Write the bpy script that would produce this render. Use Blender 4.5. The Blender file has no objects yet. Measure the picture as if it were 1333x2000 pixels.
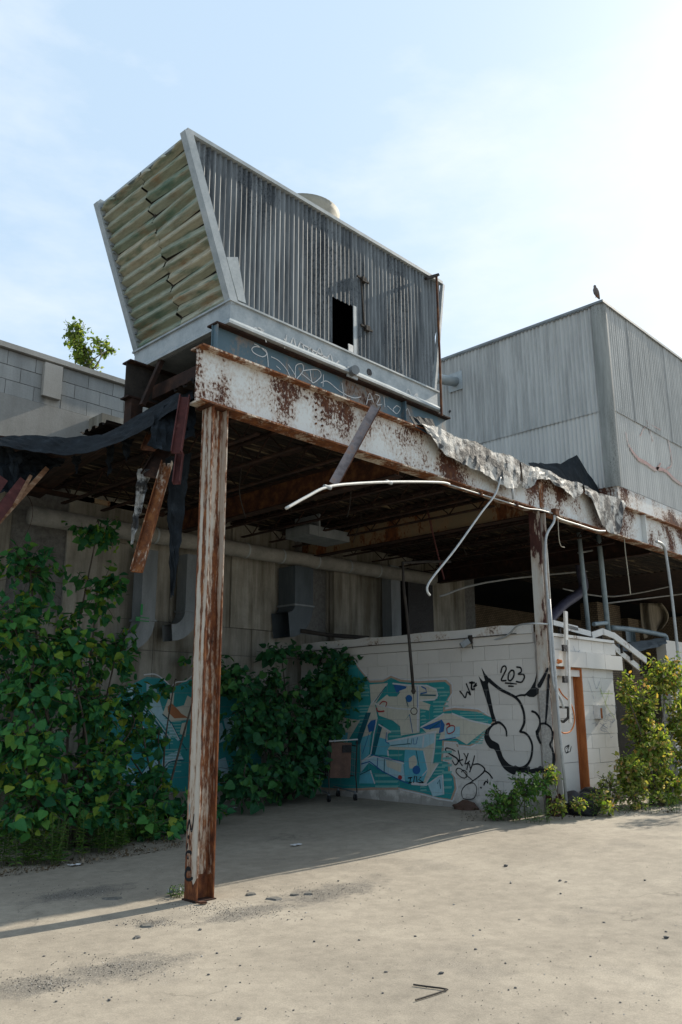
import bpy, bmesh, math, random
from mathutils import Vector, Matrix
import numpy as np
random.seed(7); rng = np.random.default_rng(11)
S = bpy.context.scene; COL = S.collection
R = math.radians
# ------------------------------------------------------------------ camera
YAW, PITCH, ROLL, F = R(43.917), R(13.779), R(-0.265), 1596.9
CAM = Vector((-4.3135, -5.7531, 1.45))
fw = Vector((math.cos(PITCH)*math.cos(YAW), math.cos(PITCH)*math.sin(YAW), math.sin(PITCH)))
rt = Vector((math.sin(YAW), -math.cos(YAW), 0)); up = rt.cross(fw)
rt, up = rt*math.cos(ROLL)+up*math.sin(ROLL), up*math.cos(ROLL)-rt*math.sin(ROLL)
cd = bpy.data.cameras.new('camera'); co = bpy.data.objects.new('camera', cd); COL.objects.link(co)
m = Matrix.Identity(4)
for i in range(3): m[i][0], m[i][1], m[i][2], m[i][3] = rt[i], up[i], -fw[i], CAM[i]
co.matrix_world = m
cd.sensor_fit = 'VERTICAL'; cd.sensor_height = 36; cd.sensor_width = 24; cd.lens = F/2000*36
cd.clip_start = 0.05; cd.clip_end = 3000
S.camera = co
# ------------------------------------------------------------------ light
SUN_DIR = Vector((1.54, -0.115, 1.0)).normalized()          # towards the sun
sd = bpy.data.lights.new('sun', 'SUN'); sd.energy = 5.0; sd.angle = R(0.55); sd.color = (1, .91, .77)
so = bpy.data.objects.new('sun', sd); COL.objects.link(so)
so.rotation_euler = SUN_DIR.to_track_quat('Z', 'Y').to_euler()
W = bpy.data.worlds.new('World'); S.world = W; W.use_nodes = True
wn, wl = W.node_tree.nodes, W.node_tree.links
wn.clear()
sky = wn.new('ShaderNodeTexSky'); sky.sky_type = 'NISHITA'; sky.sun_disc = False
sky.sun_elevation = math.asin(SUN_DIR.z); sky.sun_rotation = math.pi/2-math.atan2(SUN_DIR.y, SUN_DIR.x)
sky.dust_density = 3.5; sky.air_density = 1.0; sky.ozone_density = 1.0; sky.altitude = 100
tc = wn.new('ShaderNodeTexCoord'); mp = wn.new('ShaderNodeMapping'); mp.inputs['Scale'].default_value = (1.0, 1.0, 2.6)
nz = wn.new('ShaderNodeTexNoise'); nz.inputs['Scale'].default_value = 2.1; nz.inputs['Detail'].default_value = 9; nz.inputs['Roughness'].default_value = .58
mp.inputs['Location'].default_value = (.35, .1, .2)
cr = wn.new('ShaderNodeValToRGB'); cr.color_ramp.elements[0].position = .47; cr.color_ramp.elements[1].position = .74
mx = wn.new('ShaderNodeMixRGB'); mx.inputs[2].default_value = (8.4, 8.6, 8.8, 1)
mul = wn.new('ShaderNodeMath'); mul.operation = 'MULTIPLY'; mul.inputs[1].default_value = .7
bg = wn.new('ShaderNodeBackground'); bg.inputs['Strength'].default_value = .095
wo = wn.new('ShaderNodeOutputWorld')
wl.new(tc.outputs['Generated'], mp.inputs[0]); wl.new(mp.outputs[0], nz.inputs['Vector']); wl.new(nz.outputs[0], cr.inputs[0])
wl.new(cr.outputs[0], mul.inputs[0]); wl.new(mul.outputs[0], mx.inputs[0]); hz = wn.new('ShaderNodeMixRGB'); hz.inputs[0].default_value = .72; hz.inputs[2].default_value = (5.5, 7.2, 8.9, 1)   # thin even summer haze
wl.new(sky.outputs[0], hz.inputs[1]); wl.new(hz.outputs[0], mx.inputs[1])
wl.new(mx.outputs[0], bg.inputs[0]); wl.new(bg.outputs[0], wo.inputs[0])
S.view_settings.view_transform = 'Standard'; S.view_settings.look = 'None'
S.view_settings.exposure = 0.5; S.view_settings.gamma = 1; S.view_settings.use_curve_mapping = False
S.cycles.max_bounces = 7; S.cycles.use_denoising = True

# ------------------------------------------------------------------ helpers
def ray(px, py): return fw + rt*((px-666.5)/F) + up*((1000-py)/F)
def P(px, py, ax, v):                       # pixel of the photograph -> point on the plane axis ax = v
    d = ray(px, py); return CAM + d*((v-CAM[ax])/d[ax])
def ppm(p): return F/((Vector(p)-CAM).dot(fw))      # pixels per metre there
def gz(x, y):
    t = min(max(x/5.6, 0), 1.3); return .15*t*t*(3-2*min(t, 1)) if t < 1 else .15
def PG(px, py):
    p = P(px, py, 2, 0.0)
    for _ in range(6): p = P(px, py, 2, gz(p.x, p.y))
    return p
class MB:
    def __init__(s): s.v = []; s.f = []
    def add(s, vs, fs):
        n = len(s.v); s.v += [tuple(v) for v in vs]; s.f += [tuple(i+n for i in f) for f in fs]; return s
    def box(s, x0, y0, z0, x1, y1, z1):
        return s.add([(x0,y0,z0),(x1,y0,z0),(x1,y1,z0),(x0,y1,z0),(x0,y0,z1),(x1,y0,z1),(x1,y1,z1),(x0,y1,z1)],
                     [(3,2,1,0),(4,5,6,7),(0,1,5,4),(1,2,6,5),(2,3,7,6),(3,0,4,7)])
    def bar(s, a, b, w, h, upv=(0,0,1)):    # rectangular bar from a to b
        a, b = Vector(a), Vector(b); d = (b-a).normalized(); u = Vector(upv)
        if abs(d.dot(u)) > .98: u = Vector((1,0,0))
        sx = d.cross(u).normalized()*w/2; sy = sx.cross(d).normalized()*h/2
        vs = [a-sx-sy, a+sx-sy, a+sx+sy, a-sx+sy, b-sx-sy, b+sx-sy, b+sx+sy, b-sx+sy]
        return s.add(vs, [(3,2,1,0),(4,5,6,7),(0,1,5,4),(1,2,6,5),(2,3,7,6),(3,0,4,7)])
    def tube(s, pts, r, n=8, cap=True):
        pts = [Vector(p) for p in pts]; rs = r if isinstance(r, (list, tuple)) else [r]*len(pts)
        rings = []; prev = None
        for i, p in enumerate(pts):
            d = (pts[min(i+1, len(pts)-1)]-pts[max(i-1, 0)]).normalized()
            u = prev if prev is not None else (Vector((0,0,1)) if abs(d.z) < .9 else Vector((1,0,0)))
            a = (u - d*u.dot(d)).normalized(); prev = a; b = d.cross(a)
            rings.append([p + (a*math.cos(2*math.pi*k/n)+b*math.sin(2*math.pi*k/n))*rs[i] for k in range(n)])
        vs = [v for g in rings for v in g]; fs = []
        for i in range(len(pts)-1):
            for k in range(n): fs.append((i*n+k, i*n+(k+1)%n, (i+1)*n+(k+1)%n, (i+1)*n+k))
        if cap: fs.append(tuple(range(n-1, -1, -1))); fs.append(tuple((len(pts)-1)*n+k for k in range(n)))
        return s.add(vs, fs)
    def grid(s, g):                          # open grid of points g[i][j]
        ni, nj = len(g), len(g[0])
        return s.add([p for r_ in g for p in r_], [(i*nj+j, i*nj+j+1, (i+1)*nj+j+1, (i+1)*nj+j) for i in range(ni-1) for j in range(nj-1)])
    def slab(s, g, off):                     # grid with thickness (off = vector)
        off = Vector(off); ni, nj = len(g), len(g[0]); N = ni*nj
        top = [Vector(p) for r_ in g for p in r_]; vs = top+[p+off for p in top]; fs = []
        for i in range(ni-1):
            for j in range(nj-1):
                a, b, c, d = i*nj+j, i*nj+j+1, (i+1)*nj+j+1, (i+1)*nj+j
                fs += [(a,b,c,d), (N+d,N+c,N+b,N+a)]
        e = [j for j in range(nj)]+[i*nj+nj-1 for i in range(1, ni)]+[(ni-1)*nj+j for j in range(nj-2, -1, -1)]+[i*nj for i in range(ni-2, 0, -1)]
        for k in range(len(e)): a, b = e[k], e[(k+1) % len(e)]; fs.append((b, a, N+a, N+b))
        return s.add(vs, fs)
def obj(name, mb, mat, parent=None, smooth=False, kind=None, label=None):
    me = bpy.data.meshes.new(name)
    off = parent_loc(parent)
    me.from_pydata([(v[0]-off[0], v[1]-off[1], v[2]-off[2]) for v in mb.v], [], mb.f); me.update()
    if smooth: me.polygons.foreach_set('use_smooth', [True]*len(me.polygons))
    me.materials.append(mat)
    o = bpy.data.objects.new(name, me); COL.objects.link(o)
    if parent: o.parent = parent
    if kind: o['kind'] = kind
    if label: o['label'] = label
    return o
def parent_loc(p):
    v = Vector((0,0,0))
    while p is not None: v += p.location; p = p.parent
    return v
def thing(name, label, cat, loc, group=None):
    o = bpy.data.objects.new(name, None); COL.objects.link(o); o.location = loc; o.empty_display_size = .1
    o['label'] = label; o['category'] = cat
    if group: o['group'] = group
    return o
def tag(o, label, cat, group=None):
    o['label'] = label; o['category'] = cat
    if group: o['group'] = group
    return o
def spline(pts, k=6):
    pts = [Vector(p) for p in pts]; out = []
    for i in range(len(pts)-1):
        p0, p1, p2, p3 = pts[max(i-1,0)], pts[i], pts[i+1], pts[min(i+2, len(pts)-1)]
        for j in range(k):
            t = j/k; out.append(.5*((2*p1)+(p2-p0)*t+(2*p0-5*p1+4*p2-p3)*t*t+(3*p1-p0-3*p2+p3)*t**3))
    out.append(pts[-1]); return out
def U(a, b): return random.uniform(a, b)

# ------------------------------------------------------------------ materials
class NT:
    def __init__(s, name):
        s.m = bpy.data.materials.new(name); s.m.use_nodes = True; s.n = s.m.node_tree.nodes; s.l = s.m.node_tree.links
        s.b = s.n['Principled BSDF']; s.pos = s.n.new('ShaderNodeNewGeometry').outputs['Position']
    def lk(s, a, b): s.l.new(a, b)
    def noise(s, scale, detail=6, rough=.6, stretch=(1,1,1), off=(0,0,0), dist=0):
        mp = s.n.new('ShaderNodeMapping'); mp.inputs['Scale'].default_value = stretch; mp.inputs['Location'].default_value = off
        n = s.n.new('ShaderNodeTexNoise'); n.inputs['Scale'].default_value = scale; n.inputs['Detail'].default_value = detail
        n.inputs['Roughness'].default_value = rough; n.inputs['Distortion'].default_value = dist
        s.lk(s.pos, mp.inputs[0]); s.lk(mp.outputs[0], n.inputs['Vector']); return n.outputs[0]
    def ramp(s, fac, stops):
        r = s.n.new('ShaderNodeValToRGB'); e = r.color_ramp.elements
        while len(e) < len(stops): e.new(.5)
        for i, (p, c) in enumerate(stops):
            e[i].position = p; e[i].color = (c, c, c, 1) if not hasattr(c, '__len__') else (*c, 1)
        s.lk(fac, r.inputs[0]); return r.outputs[0]
    def mix(s, fac, a, b, mode='MIX'):
        x = s.n.new('ShaderNodeMixRGB'); x.blend_type = mode
        for i, v in ((0, fac), (1, a), (2, b)):
            if hasattr(v, 'is_linked'): s.lk(v, x.inputs[i])
            elif i == 0: x.inputs[0].default_value = v
            else: x.inputs[i].default_value = (*v, 1)
        return x.outputs[0]
    def math(s, op, a, b):
        x = s.n.new('ShaderNodeMath'); x.operation = op
        for i, v in enumerate((a, b)):
            if hasattr(v, 'is_linked'): s.lk(v, x.inputs[i])
            else: x.inputs[i].default_value = v
        return x.outputs[0]
    def rnd(s): return s.n.new('ShaderNodeObjectInfo').outputs['Random']
    def isl(s):
        return s.n.new('ShaderNodeNewGeometry').outputs['Random Per Island']
    def bump(s, h, strength=.3, dist=.01):
        b = s.n.new('ShaderNodeBump'); b.inputs['Strength'].default_value = strength; b.inputs['Distance'].default_value = dist
        s.lk(h, b.inputs['Height']); s.lk(b.outputs[0], s.b.inputs['Normal'])
    def out(s, col, rough=.8, metal=0, spec=.3):
        if hasattr(col, 'is_linked'): s.lk(col, s.b.inputs['Base Color'])
        else: s.b.inputs['Base Color'].default_value = (*col, 1)
        if hasattr(rough, 'is_linked'): s.lk(rough, s.b.inputs['Roughness'])
        else: s.b.inputs['Roughness'].default_value = rough
        s.b.inputs['Metallic'].default_value = metal; s.b.inputs['Specular IOR Level'].default_value = spec
        return s.m
def paint_rust(name, paint, thr=.52, width=.03, big=2.2, fine=30, zs=.35, dark=(.055,.022,.014), mid=(.17,.06,.022), lite=(.30,.13,.045), bw=.6, foot=None, edge=0):
    t = NT(name)
    a = t.noise(big, 4, .55, (1,1,zs)); b = t.noise(fine, 8, .7, (1,1,max(zs,.25)), (3,1,2))
    f = t.math('ADD', t.math('MULTIPLY', a, bw), t.math('MULTIPLY', b, 1-bw))
    if edge:
        se_ = t.n.new('ShaderNodeSeparateXYZ'); t.lk(t.pos, se_.inputs[0]); ay = t.math('ABSOLUTE', se_.outputs[1], 0)
        f = t.math('ADD', f, t.ramp(ay, [(.0, edge*.7), (.02, edge*.2), (.045, 0), (.083, edge)]))
    if foot:
        sx_ = t.n.new('ShaderNodeSeparateXYZ'); t.lk(t.pos, sx_.inputs[0])
        zz_ = t.math('ADD', sx_.outputs[2], t.math('MULTIPLY', t.noise(9, 4, .6), .35))
        f = t.math('ADD', f, t.ramp(zz_, [(foot, .3), (foot+.06, 0)]))
    k = t.ramp(f, [(thr-width, 0), (thr+width, 1)])
    rc = t.ramp(t.noise(14, 8, .7, (1,1,.5), (9,4,1)), [(.32, dark), (.52, mid), (.72, lite)])
    halo = t.ramp(f, [(thr-width-.07, 0), (thr, 1)])
    pc = t.mix(t.noise(5, 6, .6, (1,1,.3)), [c*.82 for c in paint], paint)
    pc = t.mix(t.math('MULTIPLY', halo, .55), pc, (.36, .22, .12))
    t.bump(t.math('ADD', t.math('MULTIPLY', k, -.4), t.math('MULTIPLY', b, .3)), .5, .006)
    return t.out(t.mix(k, pc, rc), t.ramp(k, [(0, .5), (1, .9)]))
def simple(name, stops, scale=6, stretch=(1,1,1), rough=.8, metal=0, bump=.2, fine=40, rand=0, detail=7, bd=.01, spec=.3):
    t = NT(name); n = t.noise(scale, detail, .65, stretch)
    c = t.ramp(n, stops)
    if rand: c = t.mix(rand, c, t.ramp(t.rnd(), [(0, .25), (1, 1.)]), 'MULTIPLY')
    f = t.noise(fine, 6, .7, (1,1,1), (5,5,5)); t.bump(f, bump, bd)
    c = t.mix(.35, c, t.ramp(f, [(.3, .55), (.65, 1.)]), 'MULTIPLY')
    return t.out(c, rough, metal, spec)
def leafmat(name, stops, trans=.35, obj_rand=True):
    t = NT(name); r1 = t.isl(); r2 = t.rnd()
    r_ = t.math('FRACT', t.math('ADD', r1, t.math('MULTIPLY', r2, 7.31)), 0)
    c = t.ramp(r_, stops)
    c = t.mix(.4, c, t.ramp(t.noise(30, 3), [(.3, .6), (.7, 1.)]), 'MULTIPLY')
    m_ = t.out(c, .6, 0, .18)
    tr = t.n.new('ShaderNodeBsdfTranslucent'); ms = t.n.new('ShaderNodeMixShader'); ms.inputs[0].default_value = trans
    g = t.mix(1, c, (1.0, 1.05, .45), 'MULTIPLY'); t.lk(g, tr.inputs[0])
    o = t.n['Material Output']; t.lk(t.b.outputs[0], ms.inputs[1]); t.lk(tr.outputs[0], ms.inputs[2]); t.lk(ms.outputs[0], o.inputs[0])
    return m_
WHITE = (.62, .62, .58)
M = {}
M['column'] = paint_rust('rusty_column_paint', (.56, .51, .44), .535, .03, 13, 38, .035, (.035,.014,.010), (.15,.05,.02), (.30,.12,.04), .66, .30, .085)
M['beam'] = paint_rust('rusty_beam_paint', (.66, .68, .66), .53, .016, 1.5, 34, .75, (.045,.02,.018), (.09,.035,.02), (.16,.07,.03), .62)
M['rustedge'] = paint_rust('rusty_flange', (.6, .57, .5), .46, .04, 4, 30, .5)
M['rust'] = simple('rust', [(.3, (.03,.014,.010)), (.5, (.09,.035,.018)), (.7, (.20,.09,.035))], 9, rough=.9)
M['darkrust'] = simple('dark_rust', [(.3, (.012,.008,.007)), (.55, (.034,.017,.012)), (.75, (.09,.042,.024))], 7, rough=.9)
M['deck'] = simple('rusty_deck_lit_ribs', [(.38, (.007,.006,.005)), (.56, (.022,.014,.009)), (.70, (.20,.155,.095))], 5, (.25,6,1), rough=.85)  # rust; pale streaks also put light caught on the ribs into the colour
M['redsteel'] = simple('red_primer_steel', [(.3, (.045,.015,.015)), (.6, (.10,.03,.028)), (.8, (.2,.12,.1))], 10)
M['bluesteel'] = paint_rust('blue_steel_paint', (.085, .145, .18), .60, .03, 2.4, 24, .6, (.03,.018,.016), (.07,.035,.025), (.14,.07,.04), .65)
M['concrete'] = None
def concrete(name, a, b, c, streak=.6):
    t = NT(name)
    base = t.ramp(t.noise(1.6, 8, .65), [(.3, a), (.7, b)])
    st = t.ramp(t.noise(3.2, 6, .65, (1.6,1.6,.16), (2,0,0)), [(.36, c), (.6, (1,1,1))])
    col = t.mix(streak, base, st, 'MULTIPLY')
    col = t.mix(.35, col, t.ramp(t.rnd(), [(0, .45), (1, 1.)]), 'MULTIPLY')
    f = t.noise(45, 6, .7); t.bump(f, .3, .008)
    col = t.mix(.25, col, t.ramp(f, [(.3,.5),(.65,1.)]), 'MULTIPLY')
    return t.out(col, .9)
M['concrete'] = concrete('stained_concrete', (.26,.25,.215), (.46,.44,.38), (.26,.23,.165), .75)
M['parapet'] = concrete('parapet_block', (.36,.37,.36), (.46,.46,.44), (.5,.5,.48), .4)
M['render'] = concrete('cement_render', (.36,.35,.32), (.46,.45,.42), (.6,.58,.55), .3)
M['mortar'] = simple('mortar', [(.3, (.10,.10,.095)), (.7, (.2,.2,.19))], 20)
def blockpaint(name, col):
    t = NT(name)
    c = t.mix(t.noise(2.2, 8, .65), [x*.80 for x in col], col)
    low = t.n.new('ShaderNodeSeparateXYZ'); t.lk(t.pos, low.inputs[0])
    c = t.mix(.18, c, t.ramp(t.rnd(), [(0, .35), (1, 1.)]), 'MULTIPLY')
    d = t.math('ADD', t.math('MULTIPLY', low.outputs[2], .9), t.math('MULTIPLY', t.noise(5, 6, .7), 1.0))
    k = t.ramp(d, [(.68, 1), (.86, 0)])
    c = t.mix(t.math('MULTIPLY', k, .6), c, (.17,.16,.145))
    sc = t.ramp(t.noise(26, 8, .75, (1,1,.4), (1,7,3)), [(.62, 0), (.70, 1)])
    c = t.mix(t.math('MULTIPLY', sc, .25), c, (.3,.29,.27))
    t.bump(t.noise(70, 5, .7), .25, .006)
    return t.out(c, .75)
M['block'] = blockpaint('painted_block', (.69,.665,.62))
M['joint'] = simple('painted_mortar', [(.3, (.54,.52,.48)), (.7, (.66,.64,.6))], 15)
M['whitewood'] = paint_rust('chipped_white_wood', (.66,.65,.62), .60, .02, 3, 26, 1, (.06,.05,.045), (.14,.12,.1), (.25,.22,.19), .5)
def corr(name, base, dark, k=.6, sp=.5, bmp=.03):
    t = NT(name)
    c = t.mix(t.noise(3, 6, .6, (1,1,.2)), [x*.82 for x in base], base)
    st = t.ramp(t.noise(5, 8, .7, (1.5,1.5,.14), (4,2,0)), [(.42, 0), (.62, 1)])
    spk = t.ramp(t.noise(60, 6, .75, (1,1,.5)), [(.5, 0), (.62, 1)])
    big = t.ramp(t.noise(1.3, 5, .6, (1,1,.5), (7.3,0,2)), [(.45, 0), (.7, 1)])
    f = t.math('MULTIPLY', t.math('ADD', t.math('MULTIPLY', st, k), t.math('MULTIPLY', t.math('MULTIPLY', spk, big), sp*1.6)), 1)
    c = t.mix(f, c, dark); c = t.mix(.15, c, t.ramp(t.rnd(), [(0, .4), (1, 1.)]), 'MULTIPLY')
    t.bump(t.noise(80, 4, .6), bmp, .004)
    return t.out(c, .62, 0, .4)
M['corr_tower'] = corr('weathered_tower_sheet', (.215,.24,.255), (.022,.029,.036), .8, .9)
M['corr_house'] = corr('weathered_siding_grey', (.50,.505,.485), (.20,.205,.20), .55, .2)
M['corr_low'] = corr('weathered_siding_pale', (.60,.60,.57), (.36,.36,.35), .45, .15)
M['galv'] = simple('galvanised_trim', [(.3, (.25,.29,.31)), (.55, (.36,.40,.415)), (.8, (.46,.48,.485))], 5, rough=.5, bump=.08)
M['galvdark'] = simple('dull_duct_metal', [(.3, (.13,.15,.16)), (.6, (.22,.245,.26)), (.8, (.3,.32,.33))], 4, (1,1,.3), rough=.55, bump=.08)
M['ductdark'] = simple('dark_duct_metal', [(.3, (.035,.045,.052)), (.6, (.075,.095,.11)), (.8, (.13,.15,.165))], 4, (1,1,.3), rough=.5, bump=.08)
M['insul'] = simple('pipe_lagging', [(.3, (.20,.20,.18)), (.6, (.32,.31,.28)), (.8, (.38,.37,.33))], 4, rough=.85)
t = NT('louvre_fibreglass')
c = t.ramp(t.rnd(), [(0, (.26,.31,.24)), (.35, (.42,.42,.33)), (.7, (.50,.47,.36)), (1, (.36,.40,.33))])
c = t.mix(t.ramp(t.noise(3.5, 6, .65, (2,.6,4)), [(.5, 0), (.66, .75)]), c, (.07,.17,.13))
c = t.mix(t.ramp(t.noise(2.4, 6, .65, (2,.8,3), (5,1,3)), [(.54, 0), (.68, .6)]), c, (.30,.15,.06))
c = t.mix(.45, c, t.ramp(t.noise(26, 6, .7, (1,.2,1)), [(.35, .4), (.6, 1.)]), 'MULTIPLY'); t.bump(t.noise(25, 5, .6, (1,.3,1)), .2, .006)
M['louvre'] = t.out(c, .75)
M['black'] = simple('black_membrane', [(.3, (.006,.008,.010)), (.6, (.014,.019,.024)), (.8, (.04,.05,.06))], 7, rough=.8, bump=.4, fine=25, spec=.12)
t = NT('aluminium_coated_felt')
k = t.ramp(t.noise(4.5, 9, .7, (1,1,1), (2,2,2)), [(.46, 0), (.55, 1)])
M['felt'] = t.out(t.mix(k, (.03,.03,.03), t.ramp(t.noise(12, 6), [(.3, (.24,.24,.225)), (.7, (.46,.455,.43))])), .6); t.bump(t.noise(14, 6, .7), .6, .02)
M['pipe'] = simple('grey_conduit', [(.3, (.30,.32,.33)), (.7, (.48,.5,.5))], 8, rough=.45, bump=.05)
M['bluepipe'] = simple('blue_grey_pipe', [(.3, (.20,.27,.31)), (.7, (.33,.40,.43))], 8, rough=.5, bump=.05)
M['purplepipe'] = simple('dark_violet_pipe', [(.3, (.06,.06,.10)), (.7, (.12,.12,.18))], 8, rough=.5, bump=.05)
M['whitepvc'] = simple('white_plastic', [(.3, (.48,.48,.46)), (.7, (.64,.63,.60))], 8, rough=.5, bump=.05)
M['orange'] = simple('rusted_door_jamb', [(.3, (.20,.055,.015)), (.6, (.36,.12,.035)), (.8, (.42,.17,.06))], 6, (1,1,.3))
M['orangecable'] = simple('orange_cable', [(.3, (.45,.14,.04)), (.7, (.5,.18,.06))], 9, bump=0)
M['darkiron'] = simple('dark_iron', [(.3, (.015,.014,.013)), (.7, (.05,.042,.035))], 9)
M['blackp'] = simple('black_plastic', [(.3, (.006,.006,.007)), (.7, (.016,.016,.02))], 5, rough=.42, bump=.8, fine=9, bd=.03)
M['brown'] = simple('brown_fabric', [(.3, (.075,.045,.035)), (.7, (.13,.075,.055))], 8)
M['wood'] = simple('broken_wood', [(.3, (.12,.06,.035)), (.55, (.25,.14,.08)), (.75, (.45,.34,.25))], 6, (1,1,3), fine=30)
M['bark'] = simple('bark', [(.3, (.05,.04,.03)), (.7, (.13,.11,.085))], 20)
M['stem'] = simple('green_stem', [(.3, (.05,.08,.02)), (.7, (.1,.13,.04))], 20, bump=0)
M['curtain'] = simple('grimy_canvas', [(.3, (.2,.18,.14)), (.7, (.38,.35,.28))], 5, (1,1,.3))
M['stone'] = simple('dark_stone', [(.3, (.04,.045,.05)), (.7, (.14,.135,.13))], 30)
M['stonel'] = simple('pale_stone', [(.3, (.25,.24,.22)), (.7, (.45,.43,.4))], 30)
M['slab'] = simple('broken_asphalt', [(.3, (.07,.07,.065)), (.7, (.2,.19,.17))], 25)
M['litter'] = simple('litter_paper', [(.3, (.4,.42,.45)), (.7, (.7,.7,.7))], 10)
M['pigeon'] = simple('pigeon_grey', [(.3, (.10,.09,.09)), (.7, (.2,.17,.16))], 20)
M['leafdark'] = leafmat('poplar_leaf', [(0, (.022,.11,.052)), (.4, (.042,.18,.062)), (.75, (.085,.26,.060)), (.9, (.17,.33,.05)), (1, (.30,.35,.05))])
M['leafmid'] = leafmat('vine_leaf', [(0, (.018,.085,.042)), (.55, (.034,.13,.05)), (.9, (.055,.18,.05)), (1, (.11,.22,.045))], .3)
M['leafsun'] = leafmat('turning_leaf', [(0, (.09,.16,.03)), (.40, (.19,.27,.05)), (.68, (.34,.38,.10)), (.86, (.50,.44,.13)), (.93, (.50,.26,.08)), (1, (.60,.55,.42))], .55)
M['leafweed'] = leafmat('weed_leaf', [(0, (.05,.13,.035)), (.6, (.09,.20,.04)), (1, (.18,.27,.05))])
M['leafsap'] = leafmat('sapling_leaf', [(0, (.10,.17,.04)), (.6, (.18,.25,.06)), (1, (.36,.40,.11))], .55)
# ground
t = NT('worn_asphalt')
c = t.ramp(t.noise(.55, 10, .62), [(.30, (.27,.24,.195)), (.5, (.345,.306,.248)), (.70, (.42,.375,.305))])
gr = t.ramp(t.noise(.85, 6, .6, (1,1,1), (6.2,3.4,0)), [(.56, 0), (.64, 1)])
fi = t.noise(95, 6, .8); md = t.noise(7, 8, .72, (1,1,1), (1,2,0))
c = t.mix(.5, c, t.ramp(md, [(.33, .55), (.6, 1.)]), 'MULTIPLY')
grc = t.ramp(fi, [(.38, (.035,.035,.034)), (.5, (.11,.105,.095)), (.66, (.36,.33,.29))])
c = t.mix(t.math('MULTIPLY', gr, .22), c, grc)
c = t.mix(.42, c, t.ramp(fi, [(.35, .4), (.6, 1.)]), 'MULTIPLY')
# tar patches and drifted grit with shapes of their own, around the column foot
def patch(cx, cy, rx, ry, ang, soft=.25):
    mp = t.n.new('ShaderNodeMapping'); mp.vector_type = 'TEXTURE'
    mp.inputs['Location'].default_value = (cx, cy, 0); mp.inputs['Rotation'].default_value = (0,0,ang); mp.inputs['Scale'].default_value = (rx, ry, 100)
    t.lk(t.pos, mp.inputs[0]); ln = t.n.new('ShaderNodeVectorMath'); ln.operation = 'LENGTH'; t.lk(mp.outputs[0], ln.inputs[0])
    d = t.math('ADD', ln.outputs['Value'], t.math('MULTIPLY', t.noise(6, 7, .7), .9))
    return t.ramp(d, [(.62, 1), (.62+soft, 0)])     # ramp input is clamped to 0..1
pm = None
for px, py, wx, wy in ((480, 1782, .8, .28), (640, 1745, 1.0, .4), (150, 1745, .8, .36), (240, 1890, .75, .4), (80, 1925, .6, .3), (300, 1800, .3, .14)):
    p = PG(px, py); q = patch(p.x, p.y, wx*1.6, wy*1.6, R(-3))
    pm = q if pm is None else t.math('MAXIMUM', pm, q)
c = t.mix(t.math('MULTIPLY', pm, .72), c, grc)
crk = t.n.new('ShaderNodeTexVoronoi'); crk.feature = 'DISTANCE_TO_EDGE'; crk.inputs['Scale'].default_value = .32
wv = t.n.new('ShaderNodeVectorMath'); wv.operation = 'ADD'
nzv = t.n.new('ShaderNodeTexNoise'); nzv.inputs['Scale'].default_value = 2.2; nzv.inputs['Detail'].default_value = 6; t.lk(t.pos, nzv.inputs['Vector'])
t.lk(t.pos, wv.inputs[0]); t.lk(nzv.outputs['Color'], wv.inputs[1]); t.lk(wv.outputs[0], crk.inputs['Vector'])
ck = t.ramp(crk.outputs[0], [(.001, 1), (.0045, 0)])
c = t.mix(t.math('MULTIPLY', ck, t.ramp(t.noise(.9, 3), [(.52, 0), (.62, .5)])), c, (.09,.08,.065))
hh = t.math('ADD', t.math('MULTIPLY', md, .6), t.math('MULTIPLY', t.math('MULTIPLY', fi, t.math('ADD', pm, .25)), .8))
t.bump(hh, .55, .012)
M['asphalt'] = t.out(c, .93, 0, .2)
# brick
t = NT('old_brick'); bt = t.n.new('ShaderNodeTexBrick'); bt.inputs['Scale'].default_value = 4.6
cxyz = t.n.new('ShaderNodeSeparateXYZ'); t.lk(t.pos, cxyz.inputs[0]); cb = t.n.new('ShaderNodeCombineXYZ')
t.lk(t.math('ADD', cxyz.outputs[0], cxyz.outputs[1]), cb.inputs[0]); t.lk(cxyz.outputs[2], cb.inputs[1]); t.lk(cb.outputs[0], bt.inputs['Vector'])
bt.inputs['Color1'].default_value = (.30,.24,.17,1); bt.inputs['Color2'].default_value = (.38,.31,.22,1); bt.inputs['Mortar'].default_value = (.08,.07,.06,1)
bt.inputs['Mortar Size'].default_value = .03
M['brick'] = t.out(t.mix(.5, bt.outputs[0], t.ramp(t.noise(4), [(.35, .4), (.65, 1.)]), 'MULTIPLY'), .9)

# ================================================================== SETTING
def axis_pts():
    a = list(np.arange(-7, 13.01, .25)); b = [-400,-200,-100,-50,-25,-14,-9]; c_ = [15,18,24,40,80,160,400]
    return b+a+c_
ax = axis_pts()
g = MB(); g.grid([[(x, y, gz(x, y) + (.012*math.sin(1.7*x+.6*y)*math.cos(1.1*y-.4*x) if abs(x) < 14 and abs(y) < 14 else 0)) for y in ax] for x in ax])
go = obj('ground', g, M['asphalt'], smooth=True, kind='structure')
def gzz(x, y): return gz(x, y) + .012*math.sin(1.7*x+.6*y)*math.cos(1.1*y-.4*x)

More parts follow.
